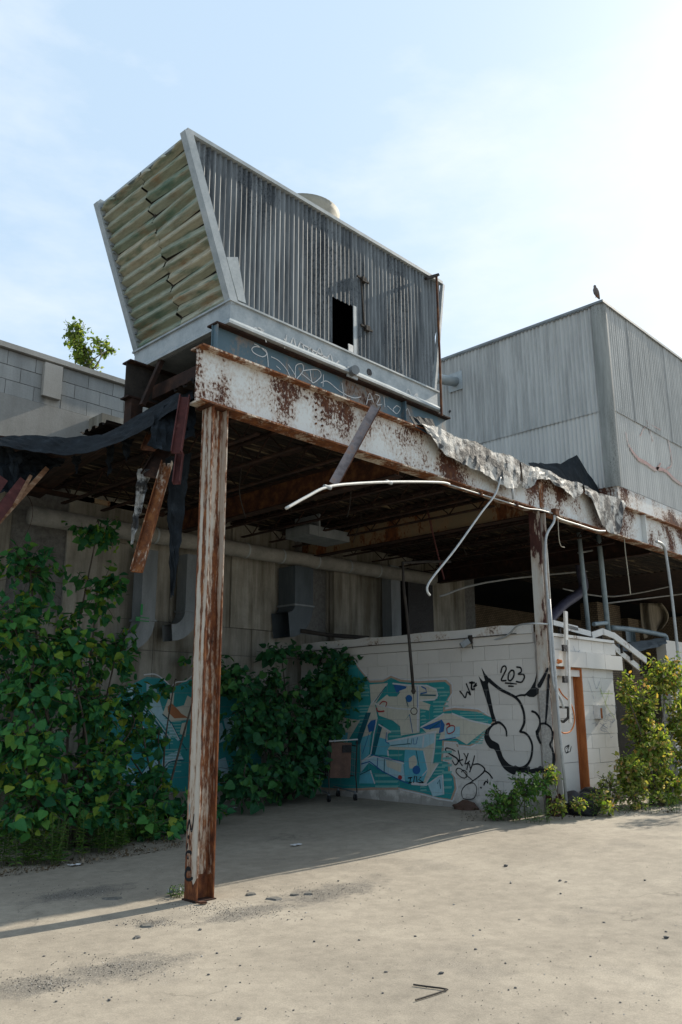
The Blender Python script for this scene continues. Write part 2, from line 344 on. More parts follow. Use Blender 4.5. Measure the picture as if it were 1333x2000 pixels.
# ---------------- factory wall behind (y = 4.8)
YB = 4.8
fwall = thing('factory_wall', 'long grey concrete factory wall with block parapet behind the canopy and bushes', 'wall', (0, YB, 0))
obj('core', MB().box(-7, YB+.02, -.05, 11.0, YB+.3, 6.36), M['mortar'], fwall)
zs_ = [(0, 1.18), (1.19, 2.35), (2.36, 2.79)]
x = -6.9
while x < 11:
    w = 1.9
    for z0, z1 in zs_: obj('concrete_panel', MB().box(x, YB, z0, min(x+w, 11)-.008, YB+.05, z1), M['concrete'], fwall)
    x += w
x = -6.9; k = 0
ws = [.62, .95, .48, .8, .7, 1.05, .55]
while x < 11:
    w = ws[k % 7]; d = [0, .03, 0, -.035, .02, 0, .035][k % 7]; k += 1
    obj('concrete_panel', MB().box(x, YB-d, 2.80, min(x+w, 11)-.006, YB+.05, 4.6), M['concrete'], fwall); x += w
obj('cement_band', MB().box(-7, YB-.012, 4.61, 11, YB+.05, 5.70), M['render'], fwall)
ch = .2125
for r_ in range(3):
    z0 = 5.705+r_*ch
    x = -1.6+(.2 if r_ % 2 else 0)
    while x < 3.4:
        obj('concrete_block', MB().box(x, YB-.004+U(-.003,.003), z0, x+.40, YB+.05, z0+ch-.009), M['parapet'], fwall); x += .408
obj('cement_band', MB().box(-7, YB, 5.705, -1.61, YB+.05, 6.335), M['render'], fwall)
obj('cement_band', MB().box(3.82, YB, 5.705, 11, YB+.05, 6.335), M['render'], fwall)
obj('coping', MB().box(-7, YB-.07, 6.345, 11, YB+.35, 6.42), M['render'], fwall)
obj('wall_pad', MB().box(.53, YB-.09, 5.80, .80, YB-.02, 6.30), M['render'], fwall)
obj('pier', MB().box(1.30, YB-.38, 4.9, 1.75, YB-.015, 5.66), M['concrete'], fwall)
# ---------------- closing walls of the dark hall to the right, so that it stays dark
hall = thing('brick_wall', 'old brick wall deep inside the dark hall behind the right column', 'wall', (15, 8.4, 0))
obj('wall', MB().box(10.9, 8.4, 0, 26, 8.7, 4.6), M['brick'], hall)
obj('added_end_wall', MB().box(24, 1.2, 0, 24.3, 8.39, 4.6), M['brick'], hall)  # unseen wall added to keep the sun out from under the roof
obj('side_wall', MB().box(11.0, 5.11, 0, 11.2, 8.39, 4.6), M['brick'], hall)
for k, (x0, x1, y_) in enumerate(((P(1168,1200,1,4.6).x, P(1212,1200,1,4.6).x, 4.6), (P(1226,1200,1,5.6).x, P(1246,1200,1,5.6).x, 5.6))):
    bp = thing('brick_pier', ['wide pale brick pier between the blue pipes in the dark hall', 'narrow pale brick pier left of the hanging canvas in the dark hall'][k], 'brick pier', ((x0+x1)/2, y_, 0))
    obj('pier', MB().box(x0, y_, 0, x1, y_+.5, P(1190,1180,1,4.6).z-.05*k), M['brick'], bp)

# ================================================================== STEEL CANOPY
ZB0, ZB1 = 4.175, 4.725
def hcolumn(label, cx, cy, z0):
    c = thing('steel_column', label, 'column', (cx, cy, z0), 'H-section columns under the roof beam')
    w = .087; tk = .012
    for s in (-1, 1):
        x0 = cx+s*w-(tk if s > 0 else 0)
        obj('flange', MB().box(x0, cy-.083, z0+.012, x0+tk, cy+.083, ZB0-.014), M['column'], c)
    obj('web', MB().box(cx-w+tk, cy-.005, z0+.012, cx+w-tk, cy+.005, ZB0-.014), M['column'], c)
    obj('base_plate', MB().box(cx-.10, cy-.095, z0-.03, cx+.10, cy+.095, z0+.011), M['darkrust'], c)
    obj('cap_plate', MB().box(cx-.14, cy-.115, ZB0-.013, cx+.14, cy+.115, ZB0-.001), M['rust'], c)
    return c
colL = hcolumn('rusty white H-section column with black NiCE lettering standing alone on the pavement', 0, 0, gz(0,0))
colR = hcolumn('dark red and white peeling H-section column at the corner of the block cabin', 5.62, 0, gz(5.6,0))
M['column3'] = paint_rust('peeling_white_flange', (.56, .55, .51), .55, .014, 3.0, 22, .3, (.038,.016,.014), (.062,.024,.02), (.10,.04,.03), .72, .5)
M['column2'] = paint_rust('peeling_red_column', (.55, .55, .52), .47, .012, 3.0, 22, .3, (.038,.016,.014), (.062,.024,.02), (.10,.04,.03), .72)
for ch_ in colR.children:
    if ch_.name.startswith(('flange', 'web')): ch_.data.materials[0] = M['column3'] if ch_.name.startswith('flange') else M['column2']
def stroke_mb(mb, pts, w, ax, v, px=True, smooth=True, k=5, off=0):
    """painted line: pts in photo pixels projected on the plane ax=v, width in px (number or list)"""
    q = [P(a, b, ax, v) for a, b in pts] if px else [Vector(p) for p in pts]
    ws_ = w if isinstance(w, (list, tuple)) else [w]*len(q)
    sc = ppm(q[0]); ws_ = [a/sc for a in ws_]
    if smooth and len(q) > 2:
        n0 = len(q); q = spline(q, k); ws_ = list(np.interp(np.linspace(0, n0-1, len(q)), range(n0), ws_))
    n = Vector((0,0,0)); n[ax] = -1
    L, Rr = [], []
    for i, p in enumerate(q):
        d = q[min(i+1, len(q)-1)]-q[max(i-1, 0)]
        if d.length < 1e-9: d = Vector((0,0,1))
        d.normalize(); s = d.cross(n).normalized()*ws_[i]/2
        L.append(p+s+n*off); Rr.append(p-s+n*off)
    # round-ish ends
    e0 = q[0]+(q[0]-q[1]).normalized()*ws_[0]*.45+n*off; e1 = q[-1]+(q[-1]-q[-2]).normalized()*ws_[-1]*.45+n*off
    vs = L+Rr+[e0, e1]; N = len(q)
    fs = [(i, i+1, N+i+1, N+i) for i in range(N-1)]+[(0, N, 2*N), (N-1, 2*N-1, 2*N+1)]
    mb.add(vs, fs)
def poly_mb(mb, pts, ax, v, off=0, smooth=False):
    q = [P(a, b, ax, v) for a, b in pts]; n = Vector((0,0,0)); n[ax] = -1
    if smooth: q = spline(q+[q[0]], 4)[:-1]
    mb.add([p+n*off for p in q], [tuple(range(len(q)))])
def paintmat(name, col, wear=.66, rough=.6):
    t = NT(name)
    n = t.noise(24, 8, .75, (1,1,.6), (1,3,2)); c = t.mix(t.noise(3, 5), [x_*.8 for x_ in col], col)
    c = t.mix(.3, c, t.ramp(n, [(.35, .6), (.6, 1.)]), 'MULTIPLY')
    bk = t.n.new('ShaderNodeTexBrick'); sp_ = t.n.new('ShaderNodeSeparateXYZ'); t.lk(t.pos, sp_.inputs[0]); cb_ = t.n.new('ShaderNodeCombineXYZ')   # block joints telegraph through the paint
    t.lk(t.math('SUBTRACT', sp_.outputs[1], .15), cb_.inputs[0]); t.lk(t.math('SUBTRACT', sp_.outputs[2], .12), cb_.inputs[1]); t.lk(cb_.outputs[0], bk.inputs['Vector'])
    bk.inputs['Scale'].default_value = 1; bk.inputs['Brick Width'].default_value = .408; bk.inputs['Row Height'].default_value = (2.36-.12)/11; bk.inputs['Mortar Size'].default_value = .004
    c = t.mix(t.math('MULTIPLY', bk.outputs['Fac'], .45), c, (.25,.25,.24))
    m_ = t.out(c, rough)
    tr = t.n.new('ShaderNodeBsdfTransparent'); ms = t.n.new('ShaderNodeMixShader')
    t.lk(t.ramp(n, [(wear, 0), (wear+.04, 1)]), ms.inputs[0]); t.lk(t.b.outputs[0], ms.inputs[1]); t.lk(tr.outputs[0], ms.inputs[2])
    t.lk(ms.outputs[0], t.n['Material Output'].inputs[0]); return m_
G = {k_: paintmat('spray_'+k_, c_, w_) for k_, c_, w_ in (
    ('black', (.012,.014,.017), .70), ('teal', (.035,.32,.33), .66), ('lteal', (.20,.48,.45), .62), ('dteal', (.015,.13,.17), .68), ('cream', (.64,.62,.52), .66),
    ('cyan', (.14,.50,.62), .66), ('lblue', (.42,.66,.74), .66), ('blue', (.03,.14,.38), .70), ('white', (.68,.70,.72), .68), ('tan', (.50,.36,.27), .68), ('red', (.40,.05,.05), .70),
    ('chalk', (.74,.77,.78), .60), ('green', (.03,.28,.08), .72), ('faintred', (.33,.19,.18), .55), ('faintblue', (.22,.27,.36), .55), ('yellowgreen', (.45,.55,.22), .55), ('orange', (.45,.18,.08), .68))}
# NiCE on the left column (outer face of the left flange)
def zz(x0, y0, s): return lambda L: [(x0+a/s, y0+b/s) for a, b in L]
z4 = zz(340, 1570, 9.52); mb = MB(); XF = -.087
for L, w in (([(258,490),(270,400),(290,300),(310,400),(330,510),(355,400),(380,190)], [3.4,3.2,2.6,2.6,3,2.4,1.4]), ([(278,595),(276,640)], 3.2), ([(262,735),(246,835)], [1.6,3]),
             ([(225,965),(240,905),(280,890),(320,905),(315,940)], [1.6,3,3.8,4,2.4]), ([(262,985),(266,1015)], 3.6), ([(300,1215),(260,1200),(225,1260),(215,1340),(240,1400),(300,1410),(345,1380)], [5,5,3.6,3.2,3.6,4,4])):
    stroke_mb(mb, z4(L), [1.5*a for a in w] if isinstance(w, list) else 1.5*w, 0, XF, off=.002)
obj('painted_letters', mb, G['black'], colL, label='black hand-painted letters reading NiCE')
mb = MB(); stroke_mb(mb, z4([(300,0),(296,120),(300,210)]), [1.5,1.2,.6], 0, XF, off=.002); obj('paint_drip', mb, G['cyan'], colL)

def ibeam(mbs, x0, x1, y, z0, z1, w, tf=.018, tw=.010):
    mbs['web'].box(x0, y-tw/2, z0+tf, x1, y+tw/2, z1-tf)
    mbs['bottom_flange'].box(x0, y-w/2, z0, x1, y+w/2, z0+tf)
    mbs['top_flange'].box(x0, y-w/2, z1-tf, x1, y+w/2, z1)
def beam_thing(name, label, cat, x0, x1, y, z0, z1, w, mats, group=None, stiff=()):
    b = thing(name, label, cat, ((x0+x1)/2, y, z0), group)
    mbs = {k_: MB() for k_ in ('web', 'bottom_flange', 'top_flange')}
    ibeam(mbs, x0, x1, y, z0, z1, w)
    for k_ in mbs: obj(k_, mbs[k_], mats[0] if k_ == 'web' else mats[1], b)
    for sx in stiff: obj('stiffener', MB().box(sx-.006, y-w/2+.01, z0+.02, sx+.006, y-.006, z1-.02), mats[0], b)
    return b
b1 = beam_thing('roof_beam', 'long white peeling steel beam resting on the left and right columns', 'beam', -.235, 5.74, 0, ZB0, ZB1, .19, (M['beam'], M['rustedge']), 'canopy edge beams')
b2 = beam_thing('roof_beam', 'white rusty steel beam running right from the cabin corner column', 'beam', 5.765, 22, 0, ZB0, ZB1, .19, (M['beam'], M['rustedge']), 'canopy edge beams', (9.05, 11.0))
obj('splice_plate', MB().box(5.70, -.016, 4.25, 5.80, -.006, 4.63), M['rustedge'], b1)
mb = MB()
for i in range(4):
    for j in (0, 1): mb.tube([(1.28+j*.09, -.004, 4.36+i*.075), (1.28+j*.09, -.020, 4.36+i*.075)], .012, 6)
obj('bolt_heads', mb, M['rust'], b1)
# cross beams running back to the factory wall
def ybeam(label, x, y0, y1, z0, z1, w, mat):
    b = thing('cross_beam', label, 'beam', (x, (y0+y1)/2, z0), 'beams crossing under the roof deck')
    obj('web', MB().box(x-.005, y0, z0+.016, x+.005, y1, z1-.016), mat, b)
    obj('bottom_flange', MB().box(x-w/2, y0, z0, x+w/2, y1, z0+.016), M['darkrust'], b)
    obj('top_flange', MB().box(x-w/2, y0, z1-.016, x+w/2, y1, z1), M['darkrust'], b)
M['oldcream'] = paint_rust('old_cream_paint', (.25,.20,.13), .53, .03, 2.5, 24, .6)
ybeam('cream painted cross beam running back from the right column', 5.62, .11, 4.78, 4.12, 4.50, .15, M['oldcream'])
ybeam('rust stained cross beam in the middle of the canopy', 2.75, .11, 4.78, 4.12, 4.46, .15, M['rust'])
ybeam('dark cross beam deep in the hall on the right', 9.6, .11, 4.78, 4.12, 4.50, .15, M['darkrust'])
# open web joists
jx = [.85, 1.45, 2.05, 3.4, 4.0, 4.6, 5.15, 6.4, 7.2, 8.0, 8.8]
jl = ['nearest the left column', 'second from the left column', 'third from the left column', 'just right of the rust stained cross beam', 'under the middle of the cooling tower end', 'fifth from the left', 'next to the cream cross beam',
      'above the cabin door', 'above the right end of the cabin', 'behind the blue pipes', 'farthest right in the dark hall']
for i, x in enumerate(jx):
    j = thing('bar_joist', 'dark rusty open-web roof joist ' + jl[i], 'joist', (x, 2.4, 4.3), 'open-web roof joists')
    obj('top_chord', MB().box(x-.035, .115, 4.49, x+.035, 4.77, 4.515), M['darkrust'], j)
    obj('bottom_chord', MB().box(x-.03, .4, 4.235, x+.03, 4.5, 4.255), M['darkrust'], j)
    mb = MB(); n = 16
    for q in range(n):
        ya, yb_ = .4+q*4.1/n, .4+(q+1)*4.1/n
        mb.bar((x, ya, 4.25 if q % 2 else 4.495), (x, yb_, 4.495 if q % 2 else 4.25), .014, .014)
    obj('web_bars', mb, M['darkrust'], j)
# roof deck: ribbed sheets, ribs along x
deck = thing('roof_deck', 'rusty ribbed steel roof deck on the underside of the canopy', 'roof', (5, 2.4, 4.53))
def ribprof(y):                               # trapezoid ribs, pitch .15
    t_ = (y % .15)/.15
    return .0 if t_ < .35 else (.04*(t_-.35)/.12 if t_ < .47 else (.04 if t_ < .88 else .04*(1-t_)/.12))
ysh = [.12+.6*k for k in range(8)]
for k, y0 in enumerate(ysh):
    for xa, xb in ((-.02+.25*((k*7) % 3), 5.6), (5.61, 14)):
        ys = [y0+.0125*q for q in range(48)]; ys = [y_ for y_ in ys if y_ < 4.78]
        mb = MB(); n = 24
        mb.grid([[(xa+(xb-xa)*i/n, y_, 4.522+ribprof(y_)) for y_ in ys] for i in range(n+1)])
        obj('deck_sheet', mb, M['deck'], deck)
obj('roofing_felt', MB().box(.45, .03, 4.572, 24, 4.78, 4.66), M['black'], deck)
obj('roofing_felt', MB().box(10.95, 4.79, 4.602, 26, 8.6, 4.70), M['black'], deck)
obj('roofing_felt', MB().box(14.02, .12, 4.53, 24, 4.78, 4.571), M['darkrust'], deck)

# ---------------- tower support steel
YT0, YT1 = .2, 1.85
beam_thing('support_beam', 'blue painted steel beam with white graffiti tags under the front of the cooling tower', 'beam', .11, 3.9, .25, ZB1+.012, 5.165, .16, (M['bluesteel'], M['darkrust']), 'cooling tower support beams', (.13, 3.0))
beam_thing('support_beam', 'dark steel beam under the rear of the cooling tower, end facing the parapet', 'beam', 0.0, 3.9, 1.62, ZB1+.012, 5.165, .16, (M['darkiron'], M['darkrust']), 'cooling tower support beams')
sx = thing('support_strut', 'rusty diagonal steel strut under the louvred end of the cooling tower', 'strut', (.3, 1.5, 4.2))
obj('angle_bar', MB().bar(P(318,700,0,.28), P(278,792,0,.05), .05, .05), M['darkrust'], sx)
for k, (x, lb) in enumerate(((.35, 'left'), (3.4, 'right'))):
    cb_ = thing('support_crosspiece', 'rusty crosspiece joining the tower support beams at the %s end' % lb, 'beam', (x, .9, 4.75))
    obj('channel', MB().box(x-.06, .335, 4.78, x+.06, 1.535, 4.93), M['darkrust'], cb_)
for k, (x, y_) in enumerate(((.12, 1.62), (3.8, 1.62))):
    st = thing('support_post', 'dark stub post carrying the rear tower beam ' + ('beside the drooping membrane' if k == 0 else 'at its far end'), 'post', (x, y_, 4.42))
    obj('post', MB().box(x-.07, y_-.07, 4.42 if k == 0 else 4.67, x+.07, y_+.07, ZB1+.010), M['darkrust'], st)

# ================================================================== COOLING TOWER
tw = thing('cooling_tower', 'grey corrugated cooling tower flaring out to a louvred end, standing on the canopy', 'cooling tower', (1.9, 1.0, 5.17))
Z0, Z1 = 5.43, 7.06
XL = lambda z: .30-(z-Z0)/(Z1-Z0)*.63
XR = lambda z: 3.55+(z-Z0)/(Z1-Z0)*.26
def zspan(x):                                  # vertical span of the trapezoid at x
    lo, hi = Z0, Z1
    if x < .30: lo = Z0+(.30-x)/.63*(Z1-Z0)
    if x > 3.55: lo = max(lo, Z0+(x-3.55)/.26*(Z1-Z0))
    return lo, hi
hA = P(648, 573, 1, YT0); hB = P(694, 690, 1, YT0)
HX0, HX1 = hA.x, P(688, 600, 1, YT0).x; HZ0, HZ1 = Z0+.02, hA.z-.03
pitch = .068
def corr_depth(x, seam): return .016*math.cos(2*math.pi*x/pitch)
seams = [-.33, .22, .62, 1.07, 1.62, 2.02, 2.45, 2.9, 3.35, 3.81]
def front_sheet(xa, xb, y, mirror=1, hole=True, lift=0):
    mb = MB(); step = pitch/12; n = int(round((xb-xa)/step)); vs = []; 
    cols = []
    for i in range(n+1):
        x = xa+(xb-xa)*i/n; lo, hi = zspan(x)
        yy = y+mirror*(corr_depth(x, 0)-lift)
        cols.append((x, yy, lo, hi))
    for i in range(n):
        (xa_, ya_, la, ha), (xb_, yb_, lb, hb) = cols[i], cols[i+1]
        xm = (xa_+xb_)/2
        segs = [(0, 1)]
        spans = [((la, ha), (lb, hb))]
        if hole and HX0 < xm < HX1:
            jag = .02*math.sin(xm*90)
            spans = [((la, HZ0), (lb, HZ0)), ((HZ1+jag, ha), (HZ1+jag, hb))]
        for (a0, a1), (b0, b1) in spans:
            if a1-a0 < .005 and b1-b0 < .005: continue
            mb.add([(xa_, ya_, a0), (xb_, yb_, b0), (xb_, yb_, b1), (xa_, ya_, a1)], [(0,1,2,3)])
    return mb
for k in range(len(seams)-1):
    obj('corrugated_sheet', front_sheet(seams[k], min(seams[k+1]+.03, 3.81), YT0, 1, True, .004*(k % 2)), M['corr_tower'], tw, smooth=True)
obj('rear_sheet', front_sheet(-.33, 3.81, YT1, 1, False), M['corr_tower'], tw, smooth=True)
# black sheet behind the hole
obj('inner_black_sheet', MB().box(.75, .95, Z0+.02, 3.3, .97, Z1-.05), M['blackp'], tw)
# top edge trims, deck, fan
obj('top_trim', MB().box(XL(Z1)-.01, YT0-.045, Z1-.015, XR(Z1)+.01, YT0+.03, Z1+.028), M['galv'], tw)
obj('top_trim', MB().box(XL(Z1)-.01, YT1-.03, Z1-.015, XR(Z1)+.01, YT1+.045, Z1+.028), M['galv'], tw)
obj('top_deck', MB().box(XL(Z1)+.02, YT0+.031, Z1-.03, XR(Z1)-.02, YT1-.031, Z1), M['galv'], tw)
fc = P(618, 395, 1, 1.03); fl = P(580, 393, 1, 1.03); fr = P(667, 441, 1, 1.03)
fl, fr = P(580, 393, 1, .75), P(667, 441, 1, .75); fx, fz = (fl.x+fr.x)/2-.02, P(622, 391, 1, .66).z
mb = MB(); N = 48; prof = [(.42, Z1), (.40, Z1+.12), (.44, fz-.05), (.47, fz), (.455, fz), (.425, fz-.05), (.385, Z1+.12), (.40, Z1)]
rings = [[(fx+r_*math.cos(2*math.pi*a/N), 1.03+r_*math.sin(2*math.pi*a/N), z_) for a in range(N+1)] for r_, z_ in prof]
mb.grid(rings); M['fanring'] = simple('dull_fan_cowl', [(.3, (.24,.23,.19)), (.7, (.40,.38,.32))], 4, rough=.7, bump=.1)
obj('fan_cylinder', mb, M['fanring'], tw, smooth=True)
fan = obj('fan_hub', MB().tube([(fx, 1.03, Z1), (fx, 1.03, Z1+.14)], .07, 12), M['darkiron'], tw)
for a in range(4):
    q = a*math.pi/2+.3; d = Vector((math.cos(q), math.sin(q), 0))
    obj('fan_blade', MB().bar(Vector((fx, 1.03, Z1+.1))+d*.06, Vector((fx, 1.03, Z1+.12))+d*.42, .12, .008, (.3*d.y, -.3*d.x, 1)), M['galvdark'], fan)
# base trims with sloping lower lip
def trim(x0, y0, x1, y1, name='base_trim'):
    mb = MB(); a, b = Vector((x0, y0, 0)), Vector((x1, y1, 0)); d = (b-a).normalized(); n = Vector((d.y, -d.x, 0))
    prof = [(0, 5.170), (.055, 5.170), (.055, 5.195), (.012, 5.245), (.012, 5.425), (.035, 5.425), (.035, 5.445), (-.05, 5.445)]
    mb.grid([[p+n*o_+d*(sg*o_)+Vector((0,0,z_)) for o_, z_ in prof] for p, sg in ((a, -1), (b, 1))]); return mb
obj('base_trim', trim(.27, YT0-.03, 3.6, YT0-.03), M['galv'], tw)
obj('base_trim', trim(.27, YT1+.03, .27, YT0-.03), M['galv'], tw)
obj('base_trim', trim(3.6, YT0-.03, 3.6, YT1+.03), M['galv'], tw)
obj('base_trim', trim(3.6, YT1+.03, .27, YT1+.03), M['galv'], tw)
obj('basin_floor', MB().box(.28, YT0-.02, 5.168, 3.59, YT1+.02, 5.19), M['galvdark'], tw)
# louvred end: frame boards + slats
def endpt(y, s, o): # s along incline 0..1, o outwards (towards -x, down)
    z = Z0+(Z1-Z0)*s; n = Vector((-1.63, 0, -.63)).normalized()
    return Vector((XL(z), y, z)) + n*o
for y0, y1 in ((YT0-.05, YT0+.035), (YT1-.035, YT1+.05)):
    g_ = [[endpt(y_, s_, .05) for y_ in (y0, y1)] for s_ in (-.01, 1.0)]
    obj('corner_board', MB().slab(g_, Vector((.09, 0, .035))), M['galv'], tw)
NR = 14
for half in (0, 1):
    ya, yb_ = (YT0+.04, 1.02) if half == 0 else (1.035, YT1-.04)
    for r_ in range(NR):
        s0 = r_/NR; tilt = U(-.006, .006)+(.012*math.sin(r_*1.3) if half == 0 else 0); bow = U(.85, 1.15); grid_ = []; e0, e1 = U(-.012,.018), U(-.018,.012); jog = U(-.006,.006)
        for i in range(9):
            y_ = ya+e0*(half == 1)+(yb_+e1*(half == 0)-ya-e0*(half == 1))*i/8; row = []
            for q in range(9):
                v_ = (0,.10,.22,.36,.48,.60,.74,.88,1.04)[q]; s_ = s0+v_/NR+tilt*(i/8-.5)*2
                o_ = (-.030,-.018,.004,.030,.036,.012,.004,-.012,-.034)[q]*bow+jog+U(-.002,.002)
                row.append(endpt(y_, min(s_, 1.0 if r_ < NR-1 else .965+.028*math.sin(i*1.9+half*2)), o_))
            grid_.append(row)
        obj('louvre_slat', MB().slab(grid_, Vector((.006, 0, .003))), M['louvre'], tw, smooth=False)
obj('louvre_post', MB().slab([[endpt(y_, s_, -.03) for y_ in (1.0, 1.055)] for s_ in (0, .97)], Vector((.04,0,.02))), M['darkiron'], tw)
obj('louvre_backing', MB().slab([[endpt(y_, s_, -.045) for y_ in (YT0+.02, YT1-.02)] for s_ in (0, .97)], Vector((.01,0,.006))), M['darkiron'], tw)
for r_ in range(20):
    a = endpt(YT1-.06, (r_+.5)/20.5, .02); obj('slat_clip', MB().bar(a, a+Vector((.0, .05, .0)), .03, .02), M['galvdark'], tw)
# far end
obj('far_end_board', MB().bar((3.56, YT0-.03, Z0), (3.83, YT0-.03, Z1-.02), .04, .05, (0,1,0)), M['galv'], tw)
obj('far_end_sheet', MB().slab([[(3.55, y_, Z0), (3.81, y_, Z1)] for y_ in (YT0+.02, YT1-.02)], Vector((.01,0,0))), M['louvre'], tw)
# splice plate near the left foot of the front, door frame of the hole, latches, pipe stub, hole in trim
pl = [P(*q, 1, YT0-.03) for q in ((443,502),(465,502),(481,592),(466,586))]
obj('corner_plate', MB().slab([[pl[0], pl[1]], [pl[3], pl[2]]], (0,.012,0)), M['galv'], tw)
obj('opening_post', MB().box(HX1+.0, YT0-.024, HZ0, HX1+.05, YT0-.014, HZ1), M['galv'], tw)
hg = P(686, 682, 1, YT0-.03); obj('bolt_plate', MB().box(hg.x-.05, YT0-.04, hg.z-.05, hg.x+.03, YT0-.03, hg.z+.05), M['whitepvc'], tw)
for (px, py) in ((709, 547), (716, 642)):
    q = P(px, py, 1, YT0-.03)
    obj('latch', MB().bar((q.x-.10, YT0-.035, q.z+.015), (q.x+.10, YT0-.035, q.z-.005), .02, .022).box(q.x-.03, YT0-.06, q.z-.03, q.x+.04, YT0-.02, q.z+.03), M['darkiron'], tw)
q = P(707, 600, 1, YT0-.03); obj('latch_rod', MB().tube([P(705, 545, 1, YT0-.02), P(713, 645, 1, YT0-.02)], .012, 6), M['darkiron'], tw)
q = P(686, 727, 1, YT0-.05); st = obj('pipe_stub', MB().tube([(q.x, YT0-.03, q.z), (q.x-.03, YT0-.15, q.z-.01)], .055, 14), M['galvdark'], tw)
obj('stub_flange', MB().box(q.x-.07, YT0-.062, q.z-.07, q.x+.10, YT0-.045, q.z+.05), M['galv'], st)
q = P(722, 727, 1, YT0-.045); obj('drain_hole', MB().tube([(q.x, YT0-.046, q.z), (q.x, YT0-.03, q.z)], .045, 12), M['blackp'], tw)
# chalk graffiti on trim and on the blue beam (white spray)
mb = MB(); yb0 = .25-.008
for L, w in (([(497,672),(508,678),(521,690),(513,697),(497,690),(492,682),(500,677),(519,684),(523,700),(524,716)], 2.2), ([(530,697),(545,705),(560,722),(566,735)], 2), ([(563,712),(570,722),(578,735)], 1.8), ([(540,715),(548,722)],1.6),
             ([(577,738),(578,715),(590,711),(592,724),(580,740)], 2), ([(592,724),(620,722),(627,735),(612,748),(608,740),(606,724)], 2), ([(612,748),(590,730)],1.6), ([(632,732),(631,755)], 2), ([(627,748),(640,745),(665,765),(690,777),(705,775)], 2), ([(668,748),(672,775)], 1.8),
             ([(716,790),(722,768),(730,786)],2), ([(718,781),(729,779)],1.6), ([(733,770),(742,775),(736,790),(746,790)],1.8), ([(750,775),(752,795)],1.8), ([(757,793),(770,805)],1.8), ([(775,792),(768,800),(775,808),(782,798),(775,792)],1.8), ([(786,795),(790,812),(796,798),(802,815)],1.8)):
    stroke_mb(mb, L, w*.8, 1, yb0, off=.003)
gt = obj('white_tag', mb, G['chalk'], [o for o in COL.objects if o.name == 'support_beam'][0])
mb = MB(); yt0 = YT0-.045
for L in ([(492,648),(500,640),(506,655),(512,645),(520,668)], [(505,640),(515,646)], [(555,662),(566,675),(573,660),(580,682),(588,668),(598,690),(606,678),(615,694),(625,680),(634,706),(645,692),(652,712),(662,705)], [(560,655),(556,680)], [(780,765),(790,775),(797,760),(806,775),(815,768),(812,782)], [(590,672),(640,700)]):
    mb = MB(); stroke_mb(mb, L, 3.0, 1, yt0, off=.004); obj('white_tag', mb, G['chalk'], tw)
# pole and bracket beyond the tower's far end
po = thing('vent_pole', 'thin rusty pole with a bent top bracket at the right end of the cooling tower', 'pole', (3.9, .12, 4.73))
obj('pole', MB().tube([P(863, 812, 1, .10), P(859, 690, 1, .10), P(853, 540, 1, .10)], .016, 8), M['rust'], po)
obj('bracket', MB().bar(P(856, 537, 1, .10), P(832, 544, 1, .14), .05, .035), M['darkiron'], po)

# ================================================================== PENTHOUSE / WAREHOUSE
WX, WY, WZ0 = 8.65, .18, 5.2
WZ1 = P(1174, 592, 1, WY).z; WZM = P(1192, 798, 1, WY).z
wh = thing('corrugated_penthouse', 'tall pale grey corrugated metal building rising behind the canopy roof on the right', 'building', (WX, WY, 4.7))
pw = .083
def wsheet(a, b, z0, z1, face, lift):
    mb = MB(); n = int(round((b-a)/pw*12)); g_ = []
    for i in range(n+1):
        s_ = a+(b-a)*i/n; o_ = -.013*math.cos(2*math.pi*s_/pw)-lift
        g_.append([(WX+o_, s_, z_) if face == 0 else (s_, WY+o_, z_) for z_ in (z0, (z0+z1)/2, z1)])
    mb.grid(g_); return mb
k = 0
for face, a0, a1 in ((0, WY+.14, 6.5), (1, WX+.08, 17)):
    a = a0
    while a < a1:
        b = min(a+pw*10, a1)
        obj('siding_sheet', wsheet(a, b+.02, WZM, WZ1, face, .016+.009*(k % 2)), M['corr_house'], wh, smooth=True)
        obj('siding_sheet', wsheet(a, b+.02, WZ0, WZM+.03, face, .003*(k % 2)), M['corr_low'], wh, smooth=True)
        a = b; k += 1
mb = MB(); pr = [(WX-.035, WY+.19), (WX-.04, WY+.08), (WX-.028, WY+.02), (WX+.0, WY-.03), (WX+.04, WY-.042), (WX+.10, WY-.04)]
mb.grid([[(x, y_, z_) for x, y_ in pr] for z_ in (WZ0-.02, WZM, WZ1)])
M['cornerflash'] = corr('lichen_corner_flashing', (.33,.34,.32), (.09,.095,.085), .5, .9)
obj('corner_flashing', mb, M['cornerflash'], wh, smooth=True)
obj('core', MB().box(WX+.03, WY+.03, 4.72, 17.2, 6.5, WZ1-.02), M['galvdark'], wh)
obj('roof_edge', MB().box(WX-.06, WY-.06, WZ1-.005, 17.2, 6.55, WZ1+.04), M['galvdark'], wh)
mb = MB(); n = 280                          # scalloped filler under the roof edge on the left face
mb.slab([[(WX-.05, WY+.2+i*pw/4, WZ1-.004), (WX-.05, WY+.2+i*pw/4, WZ1-.022+.012*math.sin(i*math.pi/2))] for i in range(n)], (.02,0,0))
obj('edge_filler', mb, M['galvdark'], wh)
obj('kerb', MB().box(WX+.0, WY-.0, 4.735, 17.1, WY+.028, WZ0-.004), M['beam'], wh)
obj('kerb', MB().box(WX+.0, WY+.03, 4.735, WX+.028, 6.4, WZ0-.004), M['beam'], wh)
mb = MB()
for L, w in (([(1222,845),(1228,870),(1245,895),(1262,905),(1280,917),(1290,905)], [3,5,8,9,8,3]), ([(1282,915),(1300,920),(1315,935),(1333,948)], [7,8,8,7]), ([(1250,852),(1258,835),(1266,832)], 2.5), ([(1262,820),(1275,862)], 2.5), ([(1305,860),(1312,905),(1302,915)], 3.5), ([(1268,828),(1290,840)],2)):
    stroke_mb(mb, L, w, 1, WY-.018, off=.01)
